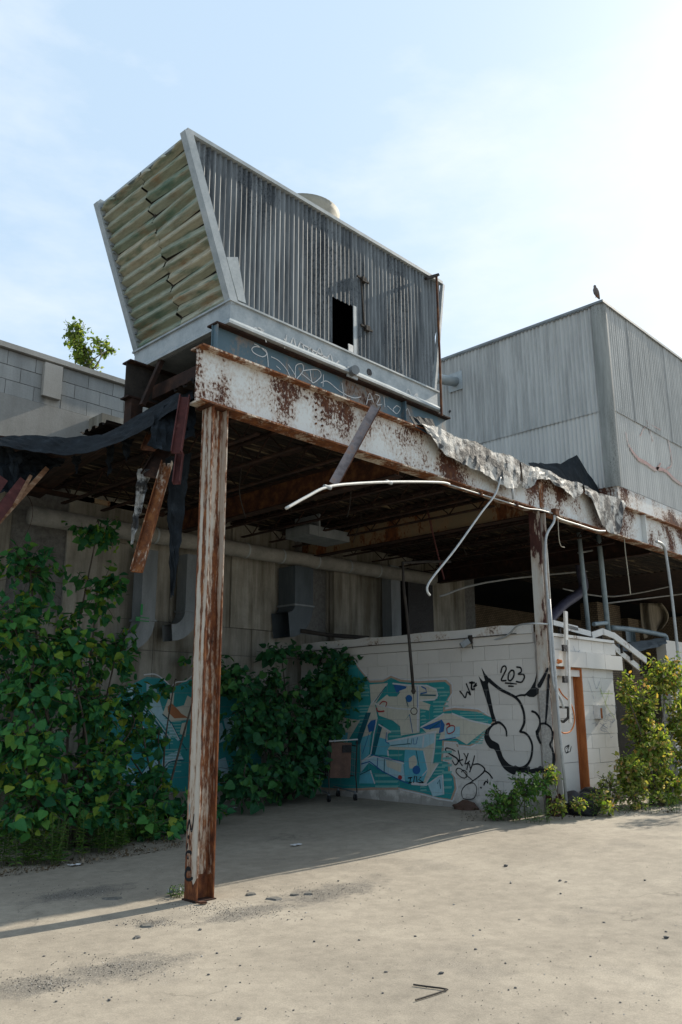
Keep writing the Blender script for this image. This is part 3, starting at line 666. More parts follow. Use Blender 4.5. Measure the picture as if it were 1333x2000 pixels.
obj('red_scrawl', mb, G['faintred'], wh, label='faded red spray scrawl')
# pipe stub with plate
q = P(891, 746, 0, WX-.03)
obj('vent_plate', MB().box(WX-.055, q.y-.17, q.z-.2, WX-.04, q.y+.17, q.z+.2), M['galv'], wh)
obj('vent_pipe', MB().tube([q, P(846, 738, 0, WX-.75)], .10, 16), M['galv'], wh, smooth=True)
q = P(880, 804, 0, WX-.02); obj('pipe_hole', MB().tube([q, q+Vector((-.02,0,0))], .03, 8), M['blackp'], wh)
# pigeon
pg = P(1167, 590, 1, WY-.01); pg.z = WZ1+.04
bd = thing('pigeon', 'small grey pigeon perched on the roof corner of the corrugated building', 'bird', pg)
sp = ppm(pg)
mb = MB(); a = Vector(pg)
mb.tube([a+Vector((.10,0,.01)), a+Vector((.05,0,.05)), a+Vector((0,0,.10)), a+Vector((-.035,0,.155)), a+Vector((-.04,0,.185)), a+Vector((-.042,0,.215)), a+Vector((-.05,0,.232))], [.012,.035,.052,.045,.026,.026,.008], 10)
mb.tube([a+Vector((-.065,0,.214)), a+Vector((-.088,0,.208))], [.008,.002], 6); obj('body', mb, M['pigeon'], bd, smooth=True)
for s in (-.018, .018): obj('leg', MB().tube([a+Vector((0,s,.06)), a+Vector((-.005,s,0))], .005, 5), M['orange'], bd)

# ================================================================== BLOCK CABIN
CX, CY, CZ = 5.6, .15, .12
cab = thing('block_cabin', 'low cream painted concrete block cabin covered in graffiti under the canopy', 'cabin', (CX, CY, CZ))
CH = (2.36-CZ)/11; CL = .408
obj('core', MB().box(CX+.012, CY+.012, 0, 7.85-.012, 4.78, 2.50), M['joint'], cab) if False else None
cm = MB()
DX0, DX1, DZ = 6.12, 6.80, 2.03
for bx in ((CX+.010, CY+.012, 0, CX+.2, 4.78, 2.36), (CX+.2, CY+.010, 0, DX0-.01, CY+.2, 2.46), (DX1+.03, CY+.010, 0, 7.84, CY+.2, 2.46), (DX0-.01, CY+.010, DZ+.02, DX1+.03, CY+.2, 2.46), (7.66, CY+.21, 0, 7.84, 4.78, 2.46)):
    cm.box(*bx)
obj('mortar_core', cm, M['joint'], cab)
obj('roof_slab', MB().box(CX+.21, CY+.21, 2.36, 7.65, 4.77, 2.5), M['black'], cab)
bm_x = {}
for r_ in range(11):
    z0 = CZ+r_*CH
    y_ = CY+.0-(CL/2 if r_ % 2 else 0)
    while y_ < 4.7:
        a, b = max(y_, CY+.004), min(y_+CL-.005, 4.77)
        if b-a > .05: obj('concrete_block', MB().box(CX+U(-.001,.001), a, z0+.0025, CX+.05, b, z0+CH-.0025), M['block'], cab)
        y_ += CL
for r_ in range(12):
    z0 = CZ+r_*CH*.99
    if z0 > 2.2: continue
    x = CX-(0 if r_ % 2 else CL/2)
    while x < 7.85:
        a, b = max(x, CX+.055), min(x+CL-.005, 7.85)
        if z0+CH*.6 < DZ+.02:
            for lo, hi in (((a, min(b, DX0-.012)), (max(a, DX1+.035), b))):
                if hi-lo > .04: obj('concrete_block', MB().box(lo, CY+U(-.001,.001), z0+.004, hi, CY+.05, z0+CH-.0025), M['block'], cab)
        elif b-a > .04: obj('concrete_block', MB().box(a, CY+U(-.001,.001), z0+.004, b, CY+.05, z0+CH-.0025), M['block'], cab)
        x += CL
# fascia boards on the graffiti side
zt = lambda y_: 0
for z0, z1, d in ((2.366, 2.488, .012), (2.492, 2.62, .03)):
    mb = MB(); n = 18; g_ = []
    for i in range(n+1):
        y_ = CY+.02+(4.72-CY)*i/n; g_.append([(CX-d, y_, z0), (CX-d, y_, z1+(U(-.012,.012) if z1 > 2.6 else 0))])
    mb.slab(g_, Vector((.06, 0, 0))); obj('fascia_board', mb, M['whitewood'] if z1 > 2.6 else M['block'], cab)
obj('wire', MB().tube(spline([(CX-.04, .4, 2.50), (CX-.04, 1.8, 2.485), (CX-.04, 3.2, 2.49), (CX-.04, 4.5, 2.47)]), .006, 5), M['darkiron'], cab)
# lintel, top blocks and cap on the door side
for i in range(6):
    x0 = CX+.06+i*.39
    obj('cap_block', MB().box(x0, CY-.004, 2.30, x0+.382, CY+.19, 2.475), M['block'], cab)
obj('cap_board', MB().box(5.72, CY-.04, 2.48, 7.9, CY+.2, 2.52), M['whitewood'], cab)
for i in range(4):
    x0 = 5.75+i*.58; obj('lintel_block', MB().box(x0, CY-.07, DZ+.035, x0+.572, CY-.006, DZ+.25), M['block'], cab)
dr = obj('door', MB().box(DX0, CY+.10, CZ, DX1, CY+.15, DZ), M['block'], cab)
obj('panel_seam', MB().box(DX0, CY+.096, 1.35, DX1, CY+.099, 1.356).box(DX0, CY+.096, .75, DX1, CY+.099, .756), M['mortar'], dr)
obj('door_jamb', MB().box(DX1, CY-.02, CZ, DX1+.03, CY+.2, DZ), M['orange'], cab, label='rust orange steel door jamb')
obj('door_jamb', MB().box(DX1-.03, CY+.08, CZ, DX1, CY+.099, DZ), M['orange'], cab)
obj('door_head', MB().box(DX0, CY-.02, DZ+.001, DX1+.03, CY+.2, DZ+.03), M['orange'], cab)
# the black throw-up, tags and numbers on the graffiti side (plane x = CX)
z2 = zz(860, 1280, 5.332)
XS = CX-.0015
mb = MB(); gp = lambda L, w, o=.006: stroke_mb(mb, z2(L), w, 0, XS, off=o)
poly_mb(mb, z2([(432,125),(470,190),(520,250),(500,300),(560,600),(590,690),(545,690),(500,520),(440,330),(402,215),(450,270),(470,265)]), 0, XS, .004)
gp([(510,255),(560,300),(640,360),(720,400),(790,440),(840,500),(875,600),(880,690),(860,750),(835,795)], [8,7,6,5.5,5.5,5,5,5,5,4.5])
gp([(835,795),(890,810),(935,860),(962,940),(955,1040),(930,1110),(890,1155),(830,1180),(780,1165)], [4.5,4.5,4.5,4.5,4.5,4.5,5,7,8])
gp([(695,840),(690,780),(660,730),(620,700),(580,700)], [3.5,4,4.5,5,5])
poly_mb(mb, z2([(585,695),(545,710),(490,760),(460,830),(475,900),(520,965),(570,985),(610,1080),(660,1170),(720,1220),(780,1240),(790,1170),(720,1130),(665,1070),(635,1000),(615,930),(585,905),(540,880),(512,830),(520,780),(560,730),(600,715)]), 0, XS, .004, True)
gp([(780,1165),(830,1195),(890,1190),(930,1170)], [7,9,9,6])
poly_mb(mb, z2([(880,1170),(940,1185),(1030,1165),(1090,1180),(1080,1225),(1000,1225),(920,1240),(860,1210)]), 0, XS, .004)
gp([(790,430),(840,415),(890,415)], [3,3.5,4]); poly_mb(mb, z2([(880,408),(940,350),(985,270),(1010,175),(1005,250),(995,330),(1030,350),(1025,400),(980,435),(930,432)]), 0, XS, .004)
obj('throw_up', mb, G['black'], cab, label='large black bubble-letter outline')
# paint running over the cement-coated flange of the column in front of the wall corner
M['stipple'] = simple('rough_cement_coat', [(.3, (.30,.29,.27)), (.7, (.52,.50,.47))], 30, bump=1, fine=30, bd=.02)
XC = 5.62-.087-.006
obj('cement_coat', MB().box(XC, -.081, .42, 5.5325, .081, 1.72), M['stipple'], colR)
wallmb, flmb = MB(), MB()
def wrap(L, w):
    q = spline([Vector((a_, b_, 0)) for a_, b_ in z2(L)], 5); ws_ = list(np.interp(np.linspace(0, len(w)-1, len(q)), range(len(w)), w)); run, side = [], None
    def flush():
        if len(run) > 1 and not side:
            wm = MB(); stroke_mb(wm, [(r_[0], r_[1]) for r_ in run], [r_[2] for r_ in run], 0, XS, off=.006, smooth=False); obj('throw_up', wm, G['black'], cab)
        elif len(run) > 1: stroke_mb(flmb, [(r_[0], r_[1]) for r_ in run], [r_[2] for r_ in run], 0, XC if side else XS, off=.003 if side else .006, smooth=False)
    for p, ww in zip(q, ws_):
        on = -.083 < P(p.x, p.y, 0, XC).y < .083
        if side is not None and on != side: flush(); run = []
        side = on; run.append((p.x, p.y, ww))
    flush()
for L, w in (([(958,582),(1000,600),(1035,650),(1045,710),(1025,780),(1010,800)], [4.5,4.5,4.5,5,7,7]), ([(1012,790),(1020,850),(1050,915)], [7,6,5]), ([(1025,330),(1060,270),(1100,190),(1135,110)], [9,8,6,4]), ([(1140,130),(1128,260),(1122,400),(1112,560),(1100,720)], [5,6,6,5,3.5]), ([(1050,712),(1100,712),(1150,750),(1172,800)], [4,4,4,4]), ([(1172,800),(1168,880),(1148,930),(1172,985),(1185,1060),(1180,1180)], [4,4,5,5,6,7]), ([(1040,1170),(1100,1200),(1180,1190)], [8,9,8])): wrap(L, w)
obj('painted_line', flmb, G['black'], colR, label='black spray lines crossing from the cabin wall onto the column')
TAGS = (([(635,180),(650,125),(680,112),(690,145),(665,200),(640,260),(690,262)], 3.2), ([(745,155),(718,190),(712,250),(738,262),(768,220),(770,165),(745,155)], 3.4), ([(800,122),(840,130),(848,170),(815,195),(868,198),(880,230),(850,278),(795,272)], 3.2),
             ([(680,288),(735,292),(800,298)], [3,3,2]), ([(715,320),(768,322)], [3.4,2.6]),
             ([(208,372),(235,405),(265,440),(285,380),(320,412),(275,295)], 3), ([(310,285),(360,285)], 4), ([(335,275),(330,350),(360,350)], 4), ([(380,290),(350,330),(385,310)], 3),
             ([(165,1000),(120,975),(70,965),(60,990),(110,1030),(175,1070),(190,1110),(160,1140),(128,1095)], [1.6,2,2.6,3,3,3,2.8,2.4,1.8]), ([(190,990),(205,1060),(195,1110)], 2.4), ([(240,1085),(205,1100),(235,1150)], 2.4), ([(250,1020),(275,1070),(260,1130)], 2.4), ([(295,1020),(265,1130),(310,1100)], 2.4), ([(280,1190),(300,1120),(320,1180)], 2.2), ([(362,1045),(340,1130),(310,1215)], 2.4),
             ([(345,1140),(400,1130),(455,1165),(465,1200),(420,1250),(340,1310),(260,1360),(225,1420),(235,1480)], [2.2,2.6,3,3,2.4,2,1.8,1.6,1.6]), ([(225,1215),(245,1195),(280,1220),(275,1270),(225,1270),(170,1215),(185,1175),(230,1190),(280,1250),(345,1305)], 1.8), ([(465,1200),(510,1230),(548,1280)], [3,3,3]), ([(465,1320),(458,1355),(480,1310),(500,1332),(495,1290)], 2), ([(425,1375),(432,1380)], 3.4), ([(290,1340),(350,1330),(385,1390),(360,1480),(300,1500),(240,1490)], 1.6), ([(68,1050),(70,1062)], 1.8), ([(84,1048),(86,1062)], 1.8))
for n0, n1, lb in ((0, 5, 'black number 203, underlined'), (5, 9, 'small black tag left of the large outline'), (9, len(TAGS), 'thin black looping signature tag')):
    mb = MB()
    for L, w in TAGS[n0:n1]: stroke_mb(mb, z2(L), w, 0, XS, off=.006)
    obj('black_tag', mb, G['black'], cab, label=lb)
# mural
z1_ = zz(640, 1220, 5.127)
LAY = []
def lay(k_, off):
    LAY.append((k_, off, MB())); return LAY[-1][2]
def poly(k_, L, o_=2, smooth=False): poly_mb(lay(k_, o_), z1_(L), 0, XS, .0018*o_+len(LAY)*.00003, smooth)
def line(k_, L, w, o_=5, smooth=True): stroke_mb(lay(k_, o_), z1_(L), w, 0, XS, off=.0018*o_+len(LAY)*.00003, smooth=smooth)
out = [(-40,400),(60,330),(210,300),(250,330),(330,450),(430,570),(560,565),(640,520),(730,560),(900,575),(1060,565),(1180,560),(1235,610),(1240,700),(1200,770),(1170,830),(1160,860),(1260,840),(1400,850),(1500,860),(1600,900),(1690,945),(1600,1050),(1500,1180),(1420,1220),(1300,1210),(1290,1180),(1160,1170),(1150,1360),(1215,1370),(1220,1460),(1270,1520),(1285,1640),(1240,1760),(1100,1740),(960,1700),(700,1640),(500,1640),(300,1650),(100,1650),(-60,1640),(-60,900)]
poly('teal', out, 1)
line('tan', out[:41], 4.2, 2, False); outw = [(a+(14 if a > 700 else -4), b-16) if b < 900 else (a+16, b+6) for a, b in out[1:37]]
line('white', outw, 2.6, 2, False)
for k_ in range(34):                                   # horizontal stripes of lighter green
    y_ = 600+k_*34+U(-6,6)
    for a, b in ((310, 430), (930, 1000), (1120, 1230), (1060, 1180)):
        if U(0,1) < .62 and not (y_ > 1230 and a < 900) and not (y_ > 860 and a == 1120): poly('lteal', [(a+U(0,25), y_), (b-U(0,40), y_-4), (b-U(0,30), y_+12), (a, y_+15)], 2)
for y_ in (880, 905, 935, 965): poly('lteal', [(1330, y_), (1580, y_), (1560, y_+10), (1330, y_+10)], 2)
for k_ in range(10): poly('lteal', [(1440+k_*6, 1180-k_*24), (1560+k_*6, 1180-k_*24), (1550+k_*6, 1192-k_*24), (1440+k_*6, 1192-k_*24)], 2)
for y_ in (1265,1330,1400,1470,1545,1620): poly('lteal', [(1150, y_), (1250, y_-4), (1245, y_+20), (1150, y_+22)], 2)
for y_ in (1060,1110,1300): poly('lteal', [(620, y_), (760, y_-6), (740, y_+16), (620, y_+18)], 2)
for y_ in (1500,1560,1610): poly('lteal', [(480, y_), (720, y_), (700, y_+22), (480, y_+22)], 2)
# letter bodies
poly('cream', [(425,600),(605,585),(480,800),(505,930),(430,1110),(370,1310),(335,1480),(330,1160),(400,880),(440,780)], 3)
poly('cyan', [(335,1130),(440,1100),(420,1300),(340,1370)], 4)
poly('cream', [(660,595),(1000,605),(1100,660),(1105,740),(1030,760),(930,760),(1035,800),(1020,860),(930,840),(925,1080),(740,1110),(730,1020),(830,900),(620,860),(480,800),(600,700),(620,720),(700,720),(730,680)], 3)
poly('cream', [(490,795),(620,835),(860,850),(735,1020),(660,960),(520,910)], 4)
poly('cream', [(520,1000),(640,1070),(600,1100),(610,1170),(1095,1070),(1080,1250),(1060,1390),(1115,1390),(990,1590),(900,1580),(1010,1450),(960,1260),(600,1250),(610,1310),(480,1300)], 3)
poly('cyan', [(500,1120),(600,1150),(640,1200),(600,1260),(610,1310),(480,1300)], 4)
poly('lblue', [(620,1175),(1085,1080),(1075,1180),(960,1240),(640,1220)], 4)
poly('cyan', [(780,1250),(960,1260),(1010,1450),(960,1590),(780,1560),(770,1390)], 4)
poly('cream', [(820,1340),(880,1310),(900,1400),(830,1440)], 5, True)
poly('lblue', [(345,1370),(470,1320),(765,1390),(780,1570),(720,1550),(560,1470),(420,1380),(340,1480)], 4)
poly('cream', [(590,1350),(750,1395),(740,1480),(600,1420)], 5)
poly('cyan', [(330,1480),(440,1450),(480,1590),(320,1590)], 4)
poly('lblue', [(1010,1600),(1160,1500),(1175,1700),(1060,1720)], 4)
poly('cream', [(940,1020),(1170,890),(1250,890),(1430,950),(1640,1010),(1500,1120),(1400,1200),(1300,1140),(1120,1150),(1140,1090),(1000,1090)], 3)
poly('lblue', [(1180,1030),(1330,1020),(1330,1120),(1180,1140)], 4)
poly('cream', [(60,980),(160,930),(330,960),(200,1180),(90,1150)], 3); poly('cyan', [(60,1090),(210,1080),(200,1180),(60,1180)], 4)
poly('cyan', [(-50,1150),(60,1150),(60,1290),(-50,1280)], 4)
# dark bands
for L in ([(390,880),(440,880),(330,1200),(280,1190)], [(515,1000),(560,1000),(480,1300),(440,1300)]): poly('dteal', L, 4)
poly('blue', [(660,590),(800,620),(790,640),(730,660),(700,690)], 5); poly('blue', [(440,960),(490,950),(470,1060),(420,1080),(405,1010)], 5); poly('blue', [(950,1030),(1150,950),(1180,1000),(1170,1070),(1120,1090),(1130,1030),(1000,1050)], 5)
for cx_, cy_, r_ in ((822,740,34), (897,1455,40)): poly('blue', [(cx_+r_*math.cos(a_*.5236), cy_+r_*1.1*math.sin(a_*.5236)) for a_ in range(12)], 6)
poly('red', [(732+22*math.cos(a_*.5236), 1530+24*math.sin(a_*.5236)) for a_ in range(12)], 6)
for L, w in (([(605,590),(540,690),(440,800)], 2), ([(480,790),(560,815),(700,840),(860,848)], 2.2), ([(660,590),(800,605),(1000,610),(1095,650),(1110,710),(1080,750),(930,760)], 2.2), ([(505,930),(470,1100),(440,1300),(350,1370)], 2), ([(520,1000),(640,1075)], 2), ([(605,1070),(600,1170),(760,1140),(1095,1070)], 2.4),
             ([(1085,1080),(1075,1250),(1050,1390),(1115,1390),(990,1590)], 2.2), ([(610,1265),(615,1310)], 3), ([(350,1365),(470,1318),(620,1340),(770,1390)], 2.2), ([(940,1030),(1060,960),(1170,890)], 2), ([(1255,890),(1430,960),(1640,1005)], 2.2), ([(435,1455),(480,1590)], 2.2), ([(970,1120),(960,1230)], 2.6), ([(910,610),(915,1060)], 4.5), ([(970,1270),(1010,1450),(960,1510)], 1.8), ([(1010,1600),(1120,1520),(1160,1500),(1170,1690)], 2), ([(80,1110),(150,1060),(180,970)], 1.8), ([(850,1590),(1000,1600)], 4)):
    line('white', L, w*1.35, 6, False)
for L, w in (([(590,620),(480,770)], 1.8), ([(830,900),(860,1080)], 1.6), ([(905,620),(910,830)], 1.3), ([(790,730),(815,820)], 2), ([(600,1080),(590,1170),(620,1190)], 2), ([(640,1210),(800,1195),(830,1190)], 1.6), ([(815,1140),(805,1195),(845,1195),(855,1140)], 1.4), ([(870,1140),(865,1195),(895,1195),(910,1130)], 1.4), ([(895,1260),(925,1420)], 1.8), ([(345,1395),(430,1370),(560,1470),(720,1550),(820,1590)], 2.2), ([(510,1335),(505,1450)], 2), ([(578,1350),(575,1480)], 2.2), ([(335,1500),(440,1450)], 2), ([(940,690),(1000,680),(990,640),(950,620)], 2.6), ([(935,705),(1090,708)], 2.6), ([(440,1300),(560,1330),(770,1370)], 1.6), ([(420,1100),(360,1290)], 1.4), ([(1030,1050),(1140,970)], 2), ([(1110,1160),(1290,1130)], 1.6), ([(1110,1590),(1130,1550),(1140,1640)], 2)):
    line('blue' if U(0,1) < .6 else 'dteal', L, w, 7, False)
for L, w in (([(530,800),(560,770),(600,780),(590,820)], 2.2), ([(500,835),(510,865),(545,870),(575,865)], 3), ([(1200,1000),(1225,990),(1230,1020)], 3.4), ([(1200,1040),(1240,1010),(1280,1020),(1270,1070),(1215,1090),(1200,1040)], 2)): line('red', L, w, 7)
for L in ([(815,1535),(855,1530)], [(840,1535),(832,1580)], [(820,1585),(850,1582)], [(870,1580),(880,1515),(900,1520),(905,1580)], [(945,1525),(920,1550),(970,1580)], [(920,1580),(965,1582)]): line('black', L, 2.2, 7, False)
mural = None
for k_, o_, mb_ in sorted(LAY, key=lambda kv: kv[1]):
    o = obj('mural' if mural is None else 'painted_shape', mb_, G[k_], cab if mural is None else mural)
    if mural is None: mural = o; o['label'] = 'teal and cream wildstyle graffiti mural'
# door-side scribbles
mb = MB()
for L, w in (([(1107,1462),(1112,1455),(1108,1470)], 2.2),): stroke_mb(mb, L, w, 1, CY+.10, off=.002)
for pts in ([(1112,1455),(1104,1460),(1106,1470),(1112,1468)], [(1114,1468),(1116,1458)]): stroke_mb(mb, pts, 2.0, 1, CY+.098, off=.002)
obj('black_tag', mb, G['black'], cab)
mb = MB()
for k_ in range(26):
    x_, y_ = U(1157,1200), U(1375,1440); L = [(x_+U(-4,4)+q*3, y_+(U(-7,7))) for q in range(4)]; stroke_mb(mb, L, .9, 1, CY-.002, off=.002)
for L in ([(1120,1262),(1128,1290),(1118,1292),(1132,1270)], [(1135,1290),(1142,1300),(1130,1298)], [(1158,1320),(1165,1345),(1172,1330)], [(1150,1330),(1163,1375)]): stroke_mb(mb, L, .9, 1, CY-.005, off=.003)
obj('faint_scrawl', mb, G['faintblue'], cab, label='faint blue scribbles on the door side')
mb = MB()
for L in ([(1172,1344),(1186,1380),(1200,1402)], [(1190,1348),(1182,1375),(1176,1400)], [(1174,1354),(1198,1355)]): stroke_mb(mb, L, 1.6, 1, CY-.002, off=.003)
obj('yellow_scrawl', mb, G['yellowgreen'], cab)

# ---- left mural on the factory wall (plane y = 4.8)
z3 = zz(200, 1310, 7.405); YM = YB-.002; LAY2 = []
def lay2(k_, o_):
    LAY2.append((k_, o_, MB())); return LAY2[-1][2]
def poly3(k_, L, o_=2): poly_mb(lay2(k_, o_), z3(L), 1, YM, .002*o_+len(LAY2)*.00004)
def line3(k_, L, w, o_=4): stroke_mb(lay2(k_, o_), z3(L), w, 1, YM, off=.002*o_+len(LAY2)*.00004)
poly3('teal', [(60,560),(350,240),(640,90),(900,110),(1000,260),(1240,130),(1700,60),(2100,300),(2300,700),(2300,1600),(1700,1720),(900,1760),(300,1620),(60,1500)], 1)
poly3('lblue', [(350,260),(480,210),(420,440),(640,560),(820,800),(960,1010),(920,1060),(700,740),(430,440)], 2)
poly3('lblue', [(640,160),(770,230),(870,560),(980,760),(1120,980),(1100,1020),(960,880),(640,500)], 2); poly3('lblue', [(160,620),(480,560),(620,680),(300,700)], 2)
poly3('cream', [(980,330),(1040,320),(1020,540),(1180,500),(1230,360),(1300,400),(1280,700),(980,740),(870,630)], 3); poly3('orange', [(940,520),(1000,470),(1100,570),(1140,620),(1240,680),(1040,690),(950,600)], 4)
poly3('lblue', [(280,1420),(360,1370),(430,1420),(480,1500),(300,1500)], 2); poly3('lblue', [(550,1500),(690,1330),(800,1270),(810,1400),(680,1500),(580,1540)], 2); poly3('lblue', [(240,1580),(620,1540),(600,1640),(240,1610)], 2); poly3('lblue', [(830,1480),(880,1250),(1100,1150),(1180,1290),(980,1340),(880,1480)], 2); poly3('lblue', [(980,800),(1050,900),(960,1000)], 2)
poly3('cream', [(1150,760),(1230,740),(1200,960),(1120,900)], 3)
for a_, b_ in ((1500,500),(1600,800),(1450,1000),(1750,700),(1900,1000),(1650,1300)): poly3('lblue', [(a_,b_),(a_+130,b_-50),(a_+200,b_+200),(a_+60,b_+260)], 2)
for L, w in (([(160,590),(420,560),(640,640),(700,740)], 2.6), ([(430,440),(640,600),(820,800),(980,1020)], 2.6), ([(870,630),(990,750),(1120,1000),(1220,1150)], 2.6), ([(360,250),(500,210)], 2), ([(540,740),(650,870),(820,810)], 2.4), ([(300,1540),(560,1540),(700,1420)], 2.4), ([(550,1510),(700,1320),(900,1230)], 2.2), ([(860,1480),(960,1330),(1180,1290)], 2.4), ([(970,1020),(970,1130)], 2), ([(390,880),(500,990),(440,1080)], 2.4), ([(430,1410),(560,1540)], 2), ([(680,1600),(720,1420)], 3)): line3('dteal', L, w)
for L, w in (([(600,60),(750,50),(860,110),(960,200),(985,250),(1060,170),(1200,150),(1290,80)], 2.4), ([(540,460),(680,570),(860,820),(980,980)], 1.6), ([(990,770),(1110,1000)], 1.6), ([(540,740),(640,860),(800,800)], 1.6), ([(850,1470),(950,1310),(1150,1270)], 1.6), ([(230,1580),(600,1560)], 1.8), ([(600,1660),(760,1660),(940,1760)], 1.6)): line3('white', L, w, 5)
for y_ in range(640, 1500, 45):
    for a_ in (640, 900, 1020): 
        if U(0,1) < .6: poly3('lteal', [(a_, y_+400 if a_ == 640 else y_), (a_+120, y_+395 if a_ == 640 else y_-4), (a_+120, y_+410 if a_ == 640 else y_+14), (a_, y_+415 if a_ == 640 else y_+16)], 2)
mu2 = None
for k_, o_, mb_ in sorted(LAY2, key=lambda kv: kv[1]):
    o = obj('mural' if mu2 is None else 'painted_shape', mb_, G[k_], fwall if mu2 is None else mu2)
    if mu2 is None: mu2 = o; o['label'] = 'teal and orange graffiti mural half hidden by leaves'

# ================================================================== ROOF WRECKAGE
def felt_sheet(label, pts):                   # pts: (photo x along the beam, hang length)
    o_ = thing('torn_roof_felt', label, 'roofing', P(pts[0][0], 667+.388*(pts[0][0]-378), 1, -.1), 'torn silver felt over the beam')
    xs = np.linspace(pts[0][0], pts[-1][0], max(8, int((pts[-1][0]-pts[0][0])/5)))
    hs = np.interp(xs, [p[0] for p in pts], [p[1] for p in pts]); g_ = []
    for i, (px, h) in enumerate(zip(xs, hs)):
        x = P(px, 667+.388*(px-378), 1, -.1).x; h = max(.02, h+U(-.014,.014)); b = .02*math.sin(px*.09)+U(-.008,.008)
        row = [(x, .26, 4.755), (x, .12, 4.775+b*.5), (x+U(-.01,.01), -.04, 4.775+b), (x, -.115-.01*U(0,1), 4.765+b)]
        for q in (.25, .5, .75, 1.0): row.append((x+U(-.012,.012)*q, -.118-.012*U(0,1)-.02*q*max(0, math.sin(px*.11)), 4.755-h*q+b*(1-q)))
        g_.append(row)
    obj('sheet', MB().slab(g_, (0, -.006, .004)), M['felt'], o_)
felt_sheet('long silver torn roof felt drooping over the middle of the white beam', [(822,.02),(838,.12),(865,.30),(905,.33),(950,.38),(985,.46),(1004,.40),(1013,.3)])
felt_sheet('short silver torn felt with a ragged edge above the right column', [(1016,.36),(1030,.34),(1045,.16),(1070,.10),(1100,.20),(1122,.26),(1136,.10)])
felt_sheet('silver torn felt flap hanging low at the foot of the corrugated building', [(1140,.10),(1152,.16),(1166,.50),(1185,.62),(1203,.56),(1212,.2),(1218,.05)])
def sheet_px(name, label, cat, rows, mat, thick=.006, group=None, wob=.01, kids=None):
    """rows of (px, py, y-depth) -> crumpled sheet with thickness"""
    g_ = [[P(a, b, 1, d)+Vector((U(-wob,wob), U(-wob,wob), U(-wob,wob))) for a, b, d in r_] for r_ in rows]
    o_ = thing(name, label, cat, g_[0][0], group); obj('sheet', MB().slab(g_, (0, thick, 0)), mat, o_); return o_
def interp_rows(top, bot, n, m_, d0, d1, sag=0):
    """top / bottom pixel polylines -> n columns x m_ rows; depth from d0 (top) to d1 (bottom)"""
    out_ = []
    def along(L, t_):
        xs_ = [p[0] for p in L]; x = xs_[0]+(xs_[-1]-xs_[0])*t_; o = 1 if xs_[-1] > xs_[0] else -1
        return x, float(np.interp(x*o, [v*o for v in xs_], [p[1] for p in L]))
    for i in range(n+1):
        a, b = along(top, i/n), along(bot, i/n)
        out_.append([(a[0]+(b[0]-a[0])*j/m_, a[1]+(b[1]-a[1])*j/m_+sag*math.sin(math.pi*j/m_), d0+(d1-d0)*j/m_) for j in range(m_+1)])
    return out_
DPX = lambda px: float(np.interp(px, [-120, 0, 378], [2.7, 2.2, .40]))
mtop = [(-60,850),(0,852),(60,850),(130,854),(200,849),(240,830),(275,808),(310,788),(345,768),(378,742)]
mbot = [(-60,872),(0,870),(60,881),(130,889),(180,883),(240,861),(290,836),(330,806),(378,778)]
sheet_px('roof_membrane', 'black roofing membrane sagging between the left parapet and the rusty column', 'membrane', [[(a, b, DPX(a)+.25*(1-j/6)) for j, (a, b, c) in enumerate(r_)] for r_ in interp_rows(mtop, mbot, 44, 6, 0, 0)], M['black'], .012, None, .006)
# roof slab remnant behind it
g_ = []
for px in range(-120, 400, 20):
    f_ = P(px, float(np.interp(px, [p[0] for p in mbot], [p[1] for p in mbot]))-14, 1, DPX(px)+.22); row = []
    for j in range(7): 
        t_ = j/6; row.append(Vector((f_.x+.45*t_, f_.y+.02+(4.77-f_.y-.02)*t_, f_.z+(4.34-f_.z)*t_ + U(-.02,.02))))
    g_.append(row)
rr = thing('collapsed_roof', 'dark collapsed roof remnant above the left bush', 'roof', (0, 3.6, 4.3))
obj('deck_sheet', MB().slab(g_, (0,0,.05)), M['darkrust'], rr)
for k, (px, py) in enumerate(((60, 955), (150, 950), (215, 965))):
    a = P(px, py, 1, 4.2); a.z = 4.28; obj('hanger', MB().bar(a, a+Vector((.9,0,0)), .05, .06), M['oldcream'] if k == 1 else M['darkrust'], rr)
# black drape and broken boards at the far left
sheet_px('roof_membrane', 'black crumpled drape hanging at the far left edge under the sagging membrane', 'membrane', interp_rows([(-60,866),(60,885),(130,893)], [(-60,990),(40,950),(110,910)], 16, 8, 2.35, 2.2, 3), M['black'], .012, None, .03)
bl = ['longest pale broken board hanging from the roof at the far left', 'dark red broken board hanging at the far left edge', 'purplish broken board between the two others at far left', 'splintered short board tip at the far left roof edge']
for k, (a, b, w, mt) in enumerate((((92,915),(-12,1030),.05,'wood'), ((6,935),(-40,1000),.10,'redsteel'), ((48,940),(-20,1025),.11,'redsteel'), ((60,930),(30,985),.03,'wood'))):
    d = 2.12-.03*k; o_ = thing('broken_board', bl[k], 'board', P(*a, 1, d), 'broken boards hanging at the far left')
    obj('board', MB().bar(P(*a, 1, d), P(*b, 1, d-.25), w, .03, (0,-1,.3)), M[mt], o_)
o_ = thing('barrel_hoop', 'dark curved metal sheet behind the hanging boards at far left', 'metal sheet', P(40, 990, 1, 2.4))
g_ = []
for i in range(10):
    a = i/9*math.pi*.7; g_.append([P(20+44*math.sin(a+.3), 960+56*(1-math.cos(a)), 1, 2.45+.15*j) for j in range(3)])
obj('sheet', MB().slab(g_, (.006,0,.006)), M['darkrust'], o_)
